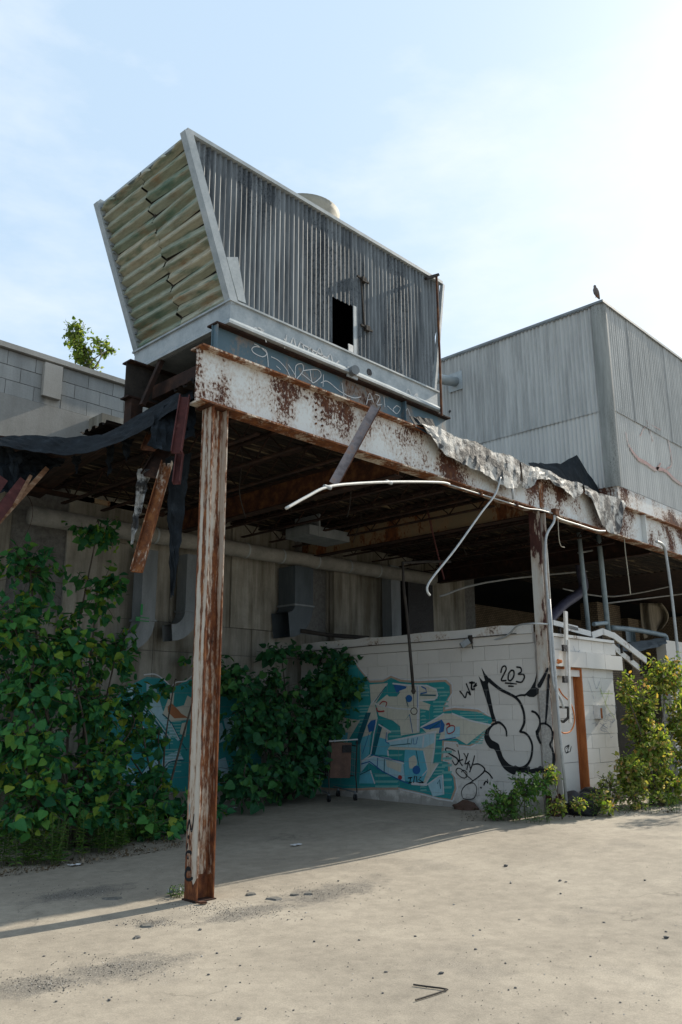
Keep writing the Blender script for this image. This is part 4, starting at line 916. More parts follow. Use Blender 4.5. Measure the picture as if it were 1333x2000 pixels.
# wreckage hanging by the left column
def channel(name, label, cat, a, b, d0, d1, w, mat, dep=.05, group='steel scraps hanging beside the left column', lip=True):
    A, B = P(*a, 1, d0), P(*b, 1, d1); o_ = thing(name, label, cat, A, group); dv = (B-A).normalized(); n = Vector((-.75,-.66,0)); n = (n-dv*n.dot(dv)).normalized(); s = dv.cross(n)
    obj('web', MB().bar(A, B, w, .008, n), M[mat], o_)
    if lip:
        for q in (-1, 1): obj('lip', MB().bar(A+s*q*w/2+n*dep/2, B+s*q*w/2+n*dep/2, .008, dep, n), M[mat], o_)
    return o_
channel('steel_channel', 'dark red bent channel hanging just left of the column top', 'steel channel', (363,776), (346,886), .12, .05, .085, 'redsteel')
channel('steel_channel', 'short dark red channel end dangling below the bent channel', 'steel channel', (353,888), (346,946), .16, .1, .06, 'redsteel')
channel('steel_channel', 'long rusty speckled channel hanging down left of the column', 'steel channel', (328,905), (268,1118), .75, .55, .10, 'rustedge', .05)
channel('steel_channel', 'dark curved rusty plate behind the hanging channels', 'steel channel', (335,858), (292,932), 1.0, .9, .16, 'darkrust', .04)
channel('steel_channel', 'small rust orange plate under the membrane', 'steel channel', (302,850), (290,880), 1.0, .95, .14, 'rust', .03)
sheet_px('torn_strip', 'long black torn membrane strip hanging beside the left column', 'torn membrane', interp_rows([(326,895),(374,885)], [(334,1165),(340,1160)], 6, 16, .75, .6), M['black'], .008, 'torn strips hanging beside the left column', .012)
sheet_px('torn_strip', 'black and silver torn strip hanging under the membrane', 'torn membrane', interp_rows([(270,915),(298,915)], [(257,1062),(259,1062)], 5, 14, .95, .85), M['felt'], .006, 'torn strips hanging beside the left column', .012)
sheet_px('roof_membrane', 'blue black torn membrane bunched against the end of the white beam', 'membrane', interp_rows([(300,812),(340,778),(384,735)], [(290,870),(330,880),(382,850)], 14, 8, .8, .5, 6), M['black'], .01, None, .02)
sheet_px('roof_membrane', 'black membrane flap sticking up in front of the corrugated building', 'membrane', interp_rows([(1035,903),(1095,906),(1127,888),(1150,925),(1172,955)], [(1035,915),(1095,938),(1127,958),(1150,970),(1172,985)], 18, 5, .55, .35), M['black'], .012, None, .012)
sheet_px('torn_strip', 'small dark torn felt curl at the right end of the blue beam', 'torn membrane', interp_rows([(800,812),(845,818)], [(815,835),(870,868)], 8, 4, .05, -.13), M['black'], .008, None, .012)
for k, (a, b, c_, d, w) in enumerate(((150,892,925,1.75,10), (215,872,930,1.45,8), (250,858,900,1.25,12), (30,885,960,2.2,14))):
    sheet_px('torn_strip', ['short black rag', 'thin black rag', 'broad black rag', 'ragged black tatter'][k] + ' hanging from the sagging membrane ' + ['at its lowest point', 'right of its lowest point', 'nearest the hanging channels', 'at the far left'][k], 'torn membrane', interp_rows([(a-w,b),(a+w,b-2)], [(a-3+U(-4,4),c_),(a+3,c_-6)], 4, 8, d, d-.05), M['black'], .008, 'rags hanging from the membrane', .014)
for k, (L, d) in enumerate(((((470,845),(474,900),(468,960),(480,1010)), 1.5), (((560,900),(556,950),(570,1000)), 2.2), (((700,960),(706,1010),(690,1060)), 2.6), (((690,955),(684,985),(678,1010)), 1.0), (((905,1010),(900,1050),(912,1085)), 1.8))):
    q = [P(x_, y_, 1, d) for x_, y_ in L]; q[0].z = 4.5; o_ = thing('dangling_wire', 'thin dark wire dangling from the roof deck, ' + ['nearest the left column', 'second from the left column', 'beside the grey box duct', 'just below the leaning angle', 'left of the right column'][k], 'wire', q[0], 'wires dangling under the canopy')
    obj('wire', MB().tube(spline(q, 4), .007, 5), M['darkiron'], o_)
# plank across the beam
a, b = P(733, 796, 1, -.14), P(652, 945, 1, -.16)
pk = thing('steel_angle', 'weathered grey steel angle leaning down across the front of the white beam', 'steel angle', b)
M['greyplank'] = simple('weathered_grey_angle', [(.3, (.12,.10,.10)), (.55, (.25,.22,.22)), (.72, (.30,.16,.09))], 9)
obj('leg', MB().bar(a, b, .10, .010, (-.6,-.8,0)), M['greyplank'], pk); dv = (b-a).normalized(); sd_ = dv.cross(Vector((-.6,-.8,0))).normalized()
obj('leg', MB().bar(a-sd_*.05+Vector((-.02,-.03,0)), b-sd_*.05+Vector((-.02,-.03,0)), .010, .06, (-.6,-.8,0)), M['rust'], pk)

# ================================================================== PIPES, DUCTS, RODS
def pipe(name, label, cat, pts, r, mat, depth, n=8, sm=True, group=None, k=5):
    q = [P(p[0], p[1], 1, p[2] if len(p) > 2 else depth) for p in pts]; o_ = thing(name, label, cat, q[0], group)
    obj('tube', MB().tube(spline(q, k) if sm else q, r, n), M[mat], o_, smooth=True); return o_
wc = pipe('conduit', 'pale bent conduit sticking out below the white beam towards the left', 'conduit', [(559,993,-.45),(600,970,-.42),(640,951,-.38),(700,944,-.3),(780,941,-.22),(860,942,-.14),(878,946,-.12)], .0145, 'whitepvc', 0)
pipe('conduit', 'slim grey conduit clipped under the white beam left of the junction box', 'conduit', [(876,946,-.11),(1000,984,-.11),(1030,993,-.12),(1055,996,-.12),(1080,1003,-.12)], .009, 'pipe', 0)
for a, b, d in ((640,951,-.38), (760,941.5,-.235)):
    q = P(a, b, 1, d); obj('coupling', MB().tube([q-Vector((.045,.0,.0)), q+Vector((.045,.0,-.004))], .019, 10), M['pipe'], wc)
for a, b in ((940,966), (1010,987)):
    q = P(a, b, 1, -.12); obj('pipe_clip', MB().box(q.x-.015, -.14, q.z-.02, q.x+.015, -.09, q.z+.035), M['rust'], wc)
pipe('conduit', 'pale conduit running right along the bottom of the white beam', 'conduit', [(1086,1008),(1095,1014),(1130,1025),(1165,1036),(1182,1037)], .013, 'whitepvc', -.13)
pipe('conduit', 'bent grey conduit dangling diagonally in front of the cream cross beam', 'conduit', [(978,932),(968,965),(940,1002),(890,1072),(850,1122),(836,1143),(835,1155),(840,1163)], .0125, 'pipe', -.13)
pipe('conduit', 'short grey conduit stub below the torn felt', 'conduit', [(1000,945),(1003,975)], .016, 'pipe', -.13, sm=False)
pipe('hanging_rod', 'thin dark rod hanging at a slant in the middle of the canopy', 'rod', [(818,935),(828,965),(850,1060),(868,1132)], .013, 'redsteel', 1.6, 6)
rd = pipe('hanging_rod', 'black rod bent at the top with a wire ring, hanging before the mural', 'rod', [(880,1097,1.6),(830,1097,1.6),(787,1099,1.6),(789,1150,1.6),(795,1200,1.6),(803,1290,1.6),(808,1350,1.6)], .022, 'darkiron', 1.6, 8, sm=False)
q = P(808, 1350, 1, 1.6); obj('knob', MB().tube([q+Vector((0,0,.04)), q+Vector((0,0,.0)), q+Vector((0,0,-.04))], [.02,.035,.015], 8), M['darkiron'], rd)
c_ = P(809, 1389, 1, 1.6); obj('ring', MB().tube([c_+Vector((.7*math.cos(a)*.045, -.7*math.cos(a)*.045, math.sin(a)*.045)) for a in np.linspace(0, 2*math.pi, 17)], .006, 5), M['darkiron'], rd)
obj('wire', MB().tube([q, c_+Vector((0,0,.045))], .004, 5), M['darkiron'], rd)
# conduits on the right column
jb = thing('junction_box', 'small rusty junction box on the beam above the right column', 'junction box', P(1082, 1001, 1, -.12)); q = P(1082, 1001, 1, -.11)
obj('box', MB().box(q.x-.05, -.17, q.z-.045, q.x+.05, -.097, q.z+.045), M['rust'], jb)
pipe('conduit', 'grey conduit curving from the junction box down the right column', 'conduit', [(1083,1006),(1082,1020),(1070,1040),(1066,1060),(1066,1110),(1070,1168),(1073,1220),(1079,1310),(1084,1345),(1096,1366),(1101,1382)], .017, 'pipe', -.13)
pipe('conduit', 'straight white grey conduit down the right column to the weeds', 'conduit', [(1073,1170),(1080,1260),(1094,1430),(1107,1568)], .020, 'pipe', -.15, sm=False)
pipe('conduit', 'thin grey conduit along the top edge of the graffiti wall', 'conduit', [(1070,1219,-.13),(1040,1218,.0),(1012,1222,.3),(995,1238,.5),(975,1248,.7),(925,1256,1.2)], .012, 'pipe', 0)
pipe('string', 'thin frayed string dangling right of the right column', 'string', [(1090,1012),(1092,1050),(1096,1066),(1103,1069)], .006, 'curtain', -.14, 5)
pv = thing('cable_trunking', 'white plastic cable trunking hanging over the cabin doorway', 'trunking', P(1107, 1310, 1, .05))
obj('trunk', MB().bar(P(1105,1194,1,.05), P(1108,1330,1,.05), .07, .03, (0,-1,0)), M['whitepvc'], pv)
obj('trunk', MB().bar(P(1110,1250,1,.03), P(1114,1412,1,.03), .045, .03, (0,-1,0)), M['whitepvc'], pv)
for a in ((1103,1266), (1104,1327)): q = P(*a, 1, .02); obj('clip', MB().box(q.x-.055, .0, q.z-.045, q.x+.045, .034, q.z+.045), M['blackp'], pv)
oc = pipe('cable', 'loop of orange cable hanging by the cabin door', 'cable', [(1092,1345),(1100,1358),(1114,1372),(1121,1392),(1122,1412),(1115,1428),(1102,1432),(1094,1427)], .010, 'orangecable', .06, 6)
mf = thing('meter_frame', 'dark square meter frame beside the right column', 'meter', P(1101, 1394, 1, .04))
for a, b in (((1094,1381),(1110,1382)), ((1110,1382),(1110,1402)), ((1110,1402),(1101,1410)), ((1101,1410),(1093,1407)), ((1110,1394),(1117,1395))): obj('bar', MB().bar(P(*a,1,.04), P(*b,1,.04), .02, .03), M['darkiron'], mf)
q = P(1166, 1390, 1, CY); wb = thing('wall_box', 'small rust streaked white box on the door side of the cabin', 'wall box', (q.x, CY, q.z))
obj('box', MB().box(q.x-.10, CY-.09, q.z-.10, q.x+.10, CY-.003, q.z+.09), M['whitepvc'], wb); obj('stain', MB().box(q.x-.06, CY-.094, q.z-.098, q.x-.01, CY-.0905, q.z+.05), M['orange'], wb)
q = P(1090, 1292, 1, .04); se = thing('alarm_bell', 'tiny red and white fitting above the cabin door', 'fitting', q); obj('cap', MB().tube([q, q+Vector((0,-.06,0))], [.035,.02], 10), M['orangecable'], se); obj('stem', MB().tube([q+Vector((-.08,0,.0)), q], .012, 6), M['whitepvc'], se)
q = P(915, 1254, 0, CX-.1); fl_ = thing('flood_lamp', 'small dark broken floodlight on the graffiti wall fascia', 'lamp', (CX-.03, q.y, q.z))
obj('bracket', MB().box(CX-.06, q.y-.03, q.z-.02, CX-.031, q.y+.03, q.z+.10), M['darkiron'], fl_)
obj('lamp_head', MB().bar((CX-.06, q.y+.02, q.z+.02), (CX-.14, q.y+.10, q.z-.05), .10, .08), M['galvdark'], fl_); obj('wires', MB().tube([(CX-.06, q.y-.03, q.z), (CX-.08, q.y-.06, q.z-.10)], .008, 5), M['darkiron'], fl_)
# lagged duct along the factory wall
dct = thing('lagged_duct', 'long pale lagged round duct running along the factory wall', 'duct', (3, 4.5, 4.0))
A, B = P(60, 1006, 1, 4.5), P(846, 1132, 1, 4.5); obj('tube', MB().tube([A, A.lerp(B, .5)+Vector((0,0,-.02)), B], .125, 18), M['insul'], dct, smooth=True)
for px in (300, 479, 548, 616, 678, 735):
    t_ = (P(px, 1060, 1, 4.5).x-A.x)/(B.x-A.x); c_ = A.lerp(B, t_)+Vector((0,0,-.02*(1-abs(t_-.5)*2))); obj('band', MB().tube([c_, c_+Vector((.03,0,0))], .130, 18), M['galv'], dct)
def duct(label, px_c, py_top, py_bend, w, dy=4.52, flip=-1, mat='galvdark'):
    T = P(px_c, py_top, 1, dy); Bn = P(px_c, py_bend, 1, dy); o_ = thing('air_duct', label, 'duct', (T.x, dy, Bn.z), 'air ducts on the factory wall'); x0 = Bn.x
    ctr = [Vector((x0, dy, T.z)), Vector((x0, dy, (T.z+Bn.z)/2)), Vector((x0, dy, Bn.z))]; rd_ = .34
    for i in range(1, 8):
        a = i/7*math.pi/2; ctr.append(Vector((x0+flip*rd_*(1-math.cos(a)), dy, Bn.z-rd_*math.sin(a))))
    g_ = []
    for i, c0 in enumerate(ctr):
        d = (ctr[min(i+1, len(ctr)-1)]-ctr[max(i-1,0)]).normalized(); s = Vector((d.z, 0, -d.x)); yv = Vector((0,1,0))
        g_.append([c0+s*w/2-yv*w/2, c0+s*w/2+yv*w/2, c0-s*w/2+yv*w/2, c0-s*w/2-yv*w/2, c0+s*w/2-yv*w/2])
    obj('elbow', MB().grid(g_[2:]), M[mat], o_); obj('shaft', MB().grid(g_[:3]), M[mat], o_)
    for c0, up_ in ((ctr[2], True),): obj('flange', MB().box(c0.x-w/2-.02, dy-w/2-.02, c0.z-.015, c0.x+w/2+.02, dy+w/2+.02, c0.z+.015), M['galvdark'], o_)
    return o_
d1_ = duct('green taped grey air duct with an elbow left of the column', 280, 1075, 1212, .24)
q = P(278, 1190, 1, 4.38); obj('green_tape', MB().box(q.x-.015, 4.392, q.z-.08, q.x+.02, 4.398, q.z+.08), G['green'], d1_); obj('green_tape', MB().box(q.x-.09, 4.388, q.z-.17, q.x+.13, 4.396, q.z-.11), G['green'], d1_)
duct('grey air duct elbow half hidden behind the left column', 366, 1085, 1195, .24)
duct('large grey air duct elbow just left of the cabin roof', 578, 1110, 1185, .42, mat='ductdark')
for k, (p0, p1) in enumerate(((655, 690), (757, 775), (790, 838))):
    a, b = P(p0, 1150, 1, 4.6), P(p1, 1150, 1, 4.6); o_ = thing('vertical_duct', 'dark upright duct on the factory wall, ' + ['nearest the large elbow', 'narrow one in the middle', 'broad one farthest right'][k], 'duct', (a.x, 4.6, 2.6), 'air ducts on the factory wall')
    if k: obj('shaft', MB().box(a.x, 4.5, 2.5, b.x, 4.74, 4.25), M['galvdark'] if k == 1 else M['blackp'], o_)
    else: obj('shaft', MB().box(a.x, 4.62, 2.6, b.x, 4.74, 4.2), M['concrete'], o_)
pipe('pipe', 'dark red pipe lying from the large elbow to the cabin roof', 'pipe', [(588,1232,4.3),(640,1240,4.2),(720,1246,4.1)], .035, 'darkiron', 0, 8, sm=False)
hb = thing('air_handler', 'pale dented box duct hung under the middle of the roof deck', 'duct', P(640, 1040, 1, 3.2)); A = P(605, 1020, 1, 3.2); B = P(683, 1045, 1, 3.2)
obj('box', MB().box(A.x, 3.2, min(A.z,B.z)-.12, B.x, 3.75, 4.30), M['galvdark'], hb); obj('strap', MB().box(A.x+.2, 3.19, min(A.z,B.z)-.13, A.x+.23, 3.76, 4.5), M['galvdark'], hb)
# hall on the right
vp = pipe('blue_pipe', 'left of the two upright blue grey pipes right of the column', 'pipe', [(1131,1040),(1136,1090),(1150,1232)], .038, 'bluepipe', .9, 12, sm=False, group='upright blue pipes')
vp = pipe('blue_pipe', 'right of the two upright blue grey pipes, with a short side branch', 'pipe', [(1168,1036),(1174,1090),(1189,1240)], .045, 'bluepipe', .9, 12, sm=False, group='upright blue pipes')
a = P(1187, 1217, 1, .9); obj('branch', MB().tube([P(1160,1219,1,.9), P(1180,1217,1,.9), a], .036, 10), M['bluepipe'], vp)
pipe('vent_duct', 'thick violet grey pipe slanting behind the right column', 'pipe', [(1070,1215),(1100,1182),(1128,1162),(1140,1146),(1134,1110),(1126,1040)], .095, 'purplepipe', 2.0, 14, k=6)
bx_ = thing('box_duct', 'long pale rectangular duct crossing the dark hall on the right', 'duct', P(1160, 1090, 1, 3.2)); A = P(1146, 1072, 1, 3.2)
obj('duct', MB().box(A.x, 3.2, A.z-.36, 19, 3.7, A.z), M['insul'], bx_)
for xx in (A.x+.02, A.x+2.1, A.x+4.3): obj('seam', MB().box(xx, 3.18, A.z-.38, xx+.05, 3.72, A.z+.02), M['insul'], bx_)
pipe('pipe', 'grey horizontal pipe with an elbow behind the stair rail', 'pipe', [(1196,1226),(1240,1230),(1288,1239),(1299,1242),(1302,1250),(1302,1275)], .05, 'bluepipe', 1.5, 12)
pipe('pipe', 'thin grey pipe bending down from the beam at the far right', 'pipe', [(1283,1058),(1292,1062),(1299,1072),(1303,1095),(1312,1160),(1324,1270),(1330,1340)], .026, 'pipe', -.12, 8)
chn = pipe('chain', 'short hanging chain right of the blue pipes', 'chain', [(1219,1046),(1222,1080),(1227,1120),(1232,1162)], .009, 'curtain', -.05, 5)
for k, (L, d) in enumerate(((((860,1165),(1000,1130),(1333,1100)), 3.0), (((1100,1150),(1200,1165),(1333,1140)), 2.6), (((1188,1178),(1333,1160)), 2.2), (((1130,1080),(1230,1062)), 1.2))):
    pipe('ceiling_pipe', 'thin grey pipe crossing the dark hall, ' + ['highest and longest', 'sagging middle one', 'lowest at the right edge', 'short one near the beam'][k], 'pipe', L, .018, 'pipe', d, 6, group='thin pipes in the dark hall')
cu = thing('canvas_rag', 'grimy grey canvas hanging in the dark hall at the right', 'canvas', P(1272, 1180, 1, 4.0)); g_ = []
for i in range(15):
    px = 1251+i*3; g_.append([P(px+(8*(j/9)**2 if i < 9 else 14*math.sin(j/9*3)), 1178+(70-1.5*i)*j/9, 1, 4.0+.10*math.sin(i*.8)+.03*j/9) for j in range(10)])
obj('cloth', MB().slab(g_, (0,.01,0)), M['curtain'], cu, smooth=True)
o_ = thing('blue_barrel', 'pale blue curved plastic sheet standing behind the stair rail', 'sheet', P(1230, 1250, 1, 1.9)); g_ = []
for i in range(6): g_.append([P(1222+i*3.6+3*j/5, 1230+24*j/5, 1, 1.9+.1*math.sin(i/5*3.14)) for j in range(6)])
obj('sheet', MB().slab(g_, (0,.008,0)), M['bluepipe'], o_)
sheet_px('tin_sheet', 'crumpled grey roofing sheet lying above the sunlit bush', 'metal sheet', interp_rows([(1205,1258),(1250,1252),(1300,1246)], [(1215,1272),(1262,1270),(1304,1256)], 10, 3, 1.3, .6), M['galvdark'], .01, None, .015)
# stair rail
sr = thing('stair_rail', 'broken white wooden stair rail on the cabin roof sloping down to the right', 'railing', P(1160, 1262, 1, .45))
dR = .45
for a, b, w in (((1080,1216),(1128,1228),.075), ((1108,1226),(1153,1238),.085), ((1156,1241),(1178,1233),.10), ((1176,1233),(1199,1242),.10), ((1198,1241),(1262,1290),.11)): obj('rail_board', MB().bar(P(*a,1,dR), P(*b,1,dR), .03, w), M['whitewood'], sr)
obj('stringer', MB().bar(P(1192,1259,1,dR+.05), P(1250,1306,1,dR+.05), .03, .10), M['whitewood'], sr)
for a, b in (((1153,1238),(1155,1262)), ((1175,1233),(1177,1264)), ((1196,1241),(1197,1262)), ((1213,1252),(1215,1276)), ((1232,1267),(1234,1290)), ((1251,1282),(1254,1320)), ((1128,1228),(1130,1256)), ((1093,1219),(1094,1246))): obj('rail_post', MB().bar(P(*a,1,dR+.02), P(*b,1,dR+.02), .035, .035), M['darkiron'], sr)
lw = thing('low_wall', 'low white block wall behind the sunlit bush at the right edge', 'wall', P(1320, 1300, 1, 1.0)); A = P(1300, 1250, 1, 1.0)
obj('wall', MB().box(A.x, 1.0, .1, A.x+6, 1.2, A.z), M['block'], lw)
o_ = thing('stair_painted_shade', 'stair steps coloured dark as shade below the rail behind the sunlit bush', 'stair', (9, 1.5, .15))
for i in range(9): obj('step', MB().box(8.0+i*.24, .55, .14, 8.24+i*.24, 1.4, max(.3, 2.35-i*.22)), M['darkiron'], o_)  # steps coloured near black, the shade of the gap put into the colour

# ================================================================== SHOPPING CART
ct = PG(672, 1566); cart = thing('shopping_cart', 'abandoned brown backed shopping cart against the mural beside the dark bush', 'shopping cart', ct)
vx = Vector((.93, -.37, 0)).normalized(); vy = Vector((.37, .93, 0)).normalized(); vz = Vector((0,0,1))
cp = lambda x, y, z: ct+vx*x+vy*y+vz*z
obj('handle', MB().tube([cp(-.24,0,.88), cp(.24,.0,.90)], .012, 8), M['pipe'], cart)
obj('back_panel', MB().bar(cp(-.02,.03,.86), cp(-.04,.06,.34), .34, .02, vy), M['brown'], cart)
obj('sign_plate', MB().bar(cp(.06,.01,.82), cp(.06,.015,.71), .15, .01, vy), M['blackp'], cart)
for x in (-.23, .23):
    obj('frame_post', MB().tube([cp(x,0,.88), cp(x*.98,.05,.36), cp(x*1.0,.02,.12)], .010, 7), M['darkiron'], cart)
    obj('side_rail', MB().tube([cp(x,.05,.80), cp(x*.9,.75,.86)], .009, 6), M['darkiron'], cart); obj('base_rail', MB().tube([cp(x,.02,.12), cp(x*.7,.75,.16)], .012, 6), M['galvdark'], cart)
    mb = MB()
    for i in range(10): mb.tube([cp(x*.99,.07+i*.07,.80+i*.006), cp(x*.96,.09+i*.065,.36+i*.01)], .003, 4)
    for i in range(4): mb.tube([cp(x*.98,.05,.40+i*.1), cp(x*.92,.74,.46+i*.1)], .003, 4)
    o_ = obj('side_mesh', mb, M['galvdark'], cart, kind='stuff')
    for y_ in (.06, .70):
        w_ = obj('wheel', MB().tube([cp(x*.95-.015,y_,.05), cp(x*.95+.015,y_,.05)], .05, 14), M['blackp'], cart); obj('caster', MB().bar(cp(x*.95,y_,.05), cp(x*.95,y_,.14), .02, .03), M['galvdark'], w_)
obj('basket_floor', MB().bar(cp(0,.06,.36), cp(0,.72,.40), .42, .008), M['darkiron'], cart)

# ================================================================== GROUND LITTER
def rock_mesh(name, seed, flat=.6):
    bm = bmesh.new(); bmesh.ops.create_icosphere(bm, subdivisions=1, radius=1); r_ = random.Random(seed)
    for v in bm.verts: v.co *= r_.uniform(.65, 1.15); v.co.z *= flat
    me = bpy.data.meshes.new(name); bm.to_mesh(me); bm.free(); return me
rocks = [rock_mesh('stone', i) for i in range(5)]
for m_ in rocks: m_.materials.append(M['stone'])
rocks2 = [rock_mesh('stone', 9+i) for i in range(2)]
for m_ in rocks2: m_.materials.append(M['stonel'])
sp = [(988,1693,11),(1094,1720,9),(1106,1722,6),(862,1906,12),(1302,1832,13),(391,1814,9),(408,1904,8),(424,1861,7),(214,1956,9),(467,1990,12),(614,1840,7),(930,1858,8),(754,1902,8),(748,1942,7),(702,1838,6),(812,1831,6),(1008,1934,7),(574,1973,7),(520,1970,6),(590,1796,6),(1260,1720,6),(1180,1800,6),(470,1886,6),(268,1830,14),(110,1960,8),(86,1868,6)]
for i in range(46): sp.append((U(20,1320), U(1720,1990), U(3.5,6.5)))
for i, (px, py, s) in enumerate(sp):
    p = PG(px, py); pale = i > 26 and i % 5 == 0; o_ = bpy.data.objects.new('stone', (rocks2 if pale else rocks)[i % (2 if pale else 5)]); COL.objects.link(o_)
    r_ = s/2/ppm(p); o_.scale = (r_*U(.8,1.3), r_*U(.7,1), r_*U(.7,1)); o_.rotation_euler = (0,0,U(0,6)); o_.location = (p.x, p.y, gzz(p.x, p.y)+r_*.3)
    tag(o_, 'small pale stone lying on the sunlit pavement' if pale else 'small dark stone lying on the sunlit pavement', 'stone', 'pale pebbles on the pavement' if pale else 'dark stones on the pavement')
fl = [(490,1749,34,9,'long flat broken asphalt piece right of the column foot'), (535,1757,38,11,'dark flat asphalt chip farther right of the column foot'), (575,1750,20,6,'small asphalt chip between two larger ones by the column'), (603,1748,24,7,'asphalt chip farthest right of the column foot'), (290,1806,40,10,'crumbled asphalt lump in front of the column shadow'), (268,1829,18,9,'single dark asphalt chip alone on the pavement below the shadow'), (220,1755,46,9,'dark asphalt crumb in the shade left of the column'), (395,1766,28,6,'rusty flat steel plate lying at the column foot')]
for i, (px, py, w, h, lb) in enumerate(fl):
    p = PG(px, py); s = ppm(p); bm = bmesh.new(); n = 7
    vs = [bm.verts.new((math.cos(2*math.pi*k/n)*w/2/s*U(.45,1.1), math.sin(2*math.pi*k/n)*h*1.6/s*U(.4,1.1), 0)) for k in range(n)]; f_ = bm.faces.new(vs)
    ex = bmesh.ops.extrude_face_region(bm, geom=[f_]); 
    for v in [e for e in ex['geom'] if isinstance(e, bmesh.types.BMVert)]: v.co.z += .014; v.co.x *= .85; v.co.y *= .85
    me = bpy.data.meshes.new('asphalt_chip'); bm.to_mesh(me); bm.free(); me.materials.append(M['rust'] if i == 7 else M['slab'])
    o_ = bpy.data.objects.new('steel_plate' if i == 7 else 'asphalt_chip', me); COL.objects.link(o_); o_.location = (p.x, p.y, gzz(p.x, p.y)-.003+(.012 if i == 7 else 0)); o_.rotation_euler = (0,0,YAW-math.pi/2+U(-.3,.3)); tag(o_, lb, 'steel plate' if i == 7 else 'asphalt piece')
wr = [PG(*q) for q in ((808,1929),(835,1933),(860,1936),(875,1939),(850,1947),(812,1958))]
wo_ = thing('bent_wire', 'thin bent dark wire lying on the pavement near the bottom', 'wire', wr[0]); obj('wire', MB().tube([Vector((p.x, p.y, gzz(p.x,p.y)+.008)) for p in wr], .0045, 5), M['darkiron'], wo_)
for i, (px, py, lb) in enumerate(((455,1579,'white scrap of paper in the shade right of the column'), (345,1748,'crumpled grey rag against the left of the column foot'), (1105,1575,'white torn paper at the foot of the right column'), (580,1650,'pale litter scrap on shaded pavement'), (150,1690,'pale twig litter under the left weeds'))):
    p = PG(px, py); g_ = [[(p.x+(a-2)*.035+U(-.01,.01), p.y+(b-1)*.035+U(-.01,.01), gzz(p.x,p.y)+.01+U(0,.05 if i in (1,2) else .012)) for b in range(3)] for a in range(5 if i < 3 else 4)]
    o_ = obj('litter', MB().slab(g_, (0,0,.003)), M['litter'] if i != 1 else M['galvdark']); tag(o_, lb, 'litter')
def lump(name, label, cat, c0, r_, mat, seed, sq=(1,1,.7)):
    bm = bmesh.new(); bmesh.ops.create_icosphere(bm, subdivisions=3, radius=1); q = random.Random(seed); ph = [q.uniform(0,6) for _ in range(6)]
    for v in bm.verts:
        c = v.co; d = 1+.18*math.sin(3*c.x+ph[0])*math.cos(2.5*c.y+ph[1])+.12*math.sin(6*c.z+4*c.x+ph[2])+.06*math.sin(13*c.y+ph[3])*math.sin(11*c.x+ph[4]); v.co = Vector((c.x*sq[0], c.y*sq[1], c.z*sq[2]))*d*r_
    me = bpy.data.meshes.new(name); bm.to_mesh(me); bm.free(); me.materials.append(mat); o_ = bpy.data.objects.new(name, me); COL.objects.link(o_); o_.location = c0; tag(o_, label, cat); me.polygons.foreach_set('use_smooth', [True]*len(me.polygons)); return o_
for i, (px, py, r_, d, lb) in enumerate(((1112,1540,.20,-.02,'black rubbish bag slumped in the cabin doorway'), (1160,1532,.22,-.05,'larger black rubbish bag right of the doorway'), (1140,1555,.20,-.22,'low black rubbish bag in front of the other two'))):
    p = P(px, py, 1, d); lump('rubbish_bag', lb, 'rubbish bag', (p.x, d, .12+r_*.6), r_, M['blackp'], i, (1.1,1,.85))
lump('rubble_heap', 'small brown heap of rubble at the foot of the graffiti wall', 'rubble', (5.47, 1.3, .16), .14, M['brown'], 8, (1,1.4,.6))

# ================================================================== PLANTS
def leaf_arrays(kind):
    if kind == 'poplar': v = [(0,0,0),(0,.45,-.04),(0,1,-.10),(-.30,.03,.05),(-.47,.27,.09),(-.30,.62,.03),(.30,.03,.05),(.47,.27,.09),(.30,.62,.03)]; f = [(0,1,4,3),(1,2,5,4),(0,6,7,1),(1,7,8,2)]
    elif kind == 'oval': v = [(0,0,0),(0,.5,-.03),(0,1,-.08),(-.26,.3,.05),(-.22,.68,.03),(.26,.3,.05),(.22,.68,.03)]; f = [(0,1,4,3),(1,2,4),(0,5,6,1),(1,6,2)]
    else: v = [(0,0,0),(-.15,.40,.02),(0,1,-.12),(.15,.40,.02)]; f = [(0,3,2,1)]
    return np.array(v), f
LM = {}
def leaf_obj_mesh(kind, mat):
    if (kind, mat) not in LM:
        v, f = leaf_arrays(kind); me = bpy.data.meshes.new('leaf'); me.from_pydata(v.tolist(), [], f); me.update(); me.materials.append(M[mat]); LM[(kind, mat)] = me
    return LM[(kind, mat)]
def rvec(): 
    v = Vector((random.gauss(0,1), random.gauss(0,1), random.gauss(0,1))); return v.normalized()
def frame(tip, nrm):
    y = tip.normalized(); z = (nrm-y*nrm.dot(y)); z = z.normalized() if z.length > 1e-4 else y.orthogonal().normalized(); return y.cross(z), y, z
def foliage_mesh(leaves, kind):
    v, f = leaf_arrays(kind); n = len(v); mb = MB(); V = []
    for (p, X, Y, Z, s) in leaves:
        M3 = np.array([X, Y, Z])*s; V.append(v@M3+np.array(p))
    V = np.concatenate(V) if V else np.zeros((0,3)); mb.v = [tuple(q) for q in V]; mb.f = [tuple(i*n+k for k in ff) for i in range(len(leaves)) for ff in f]; return mb
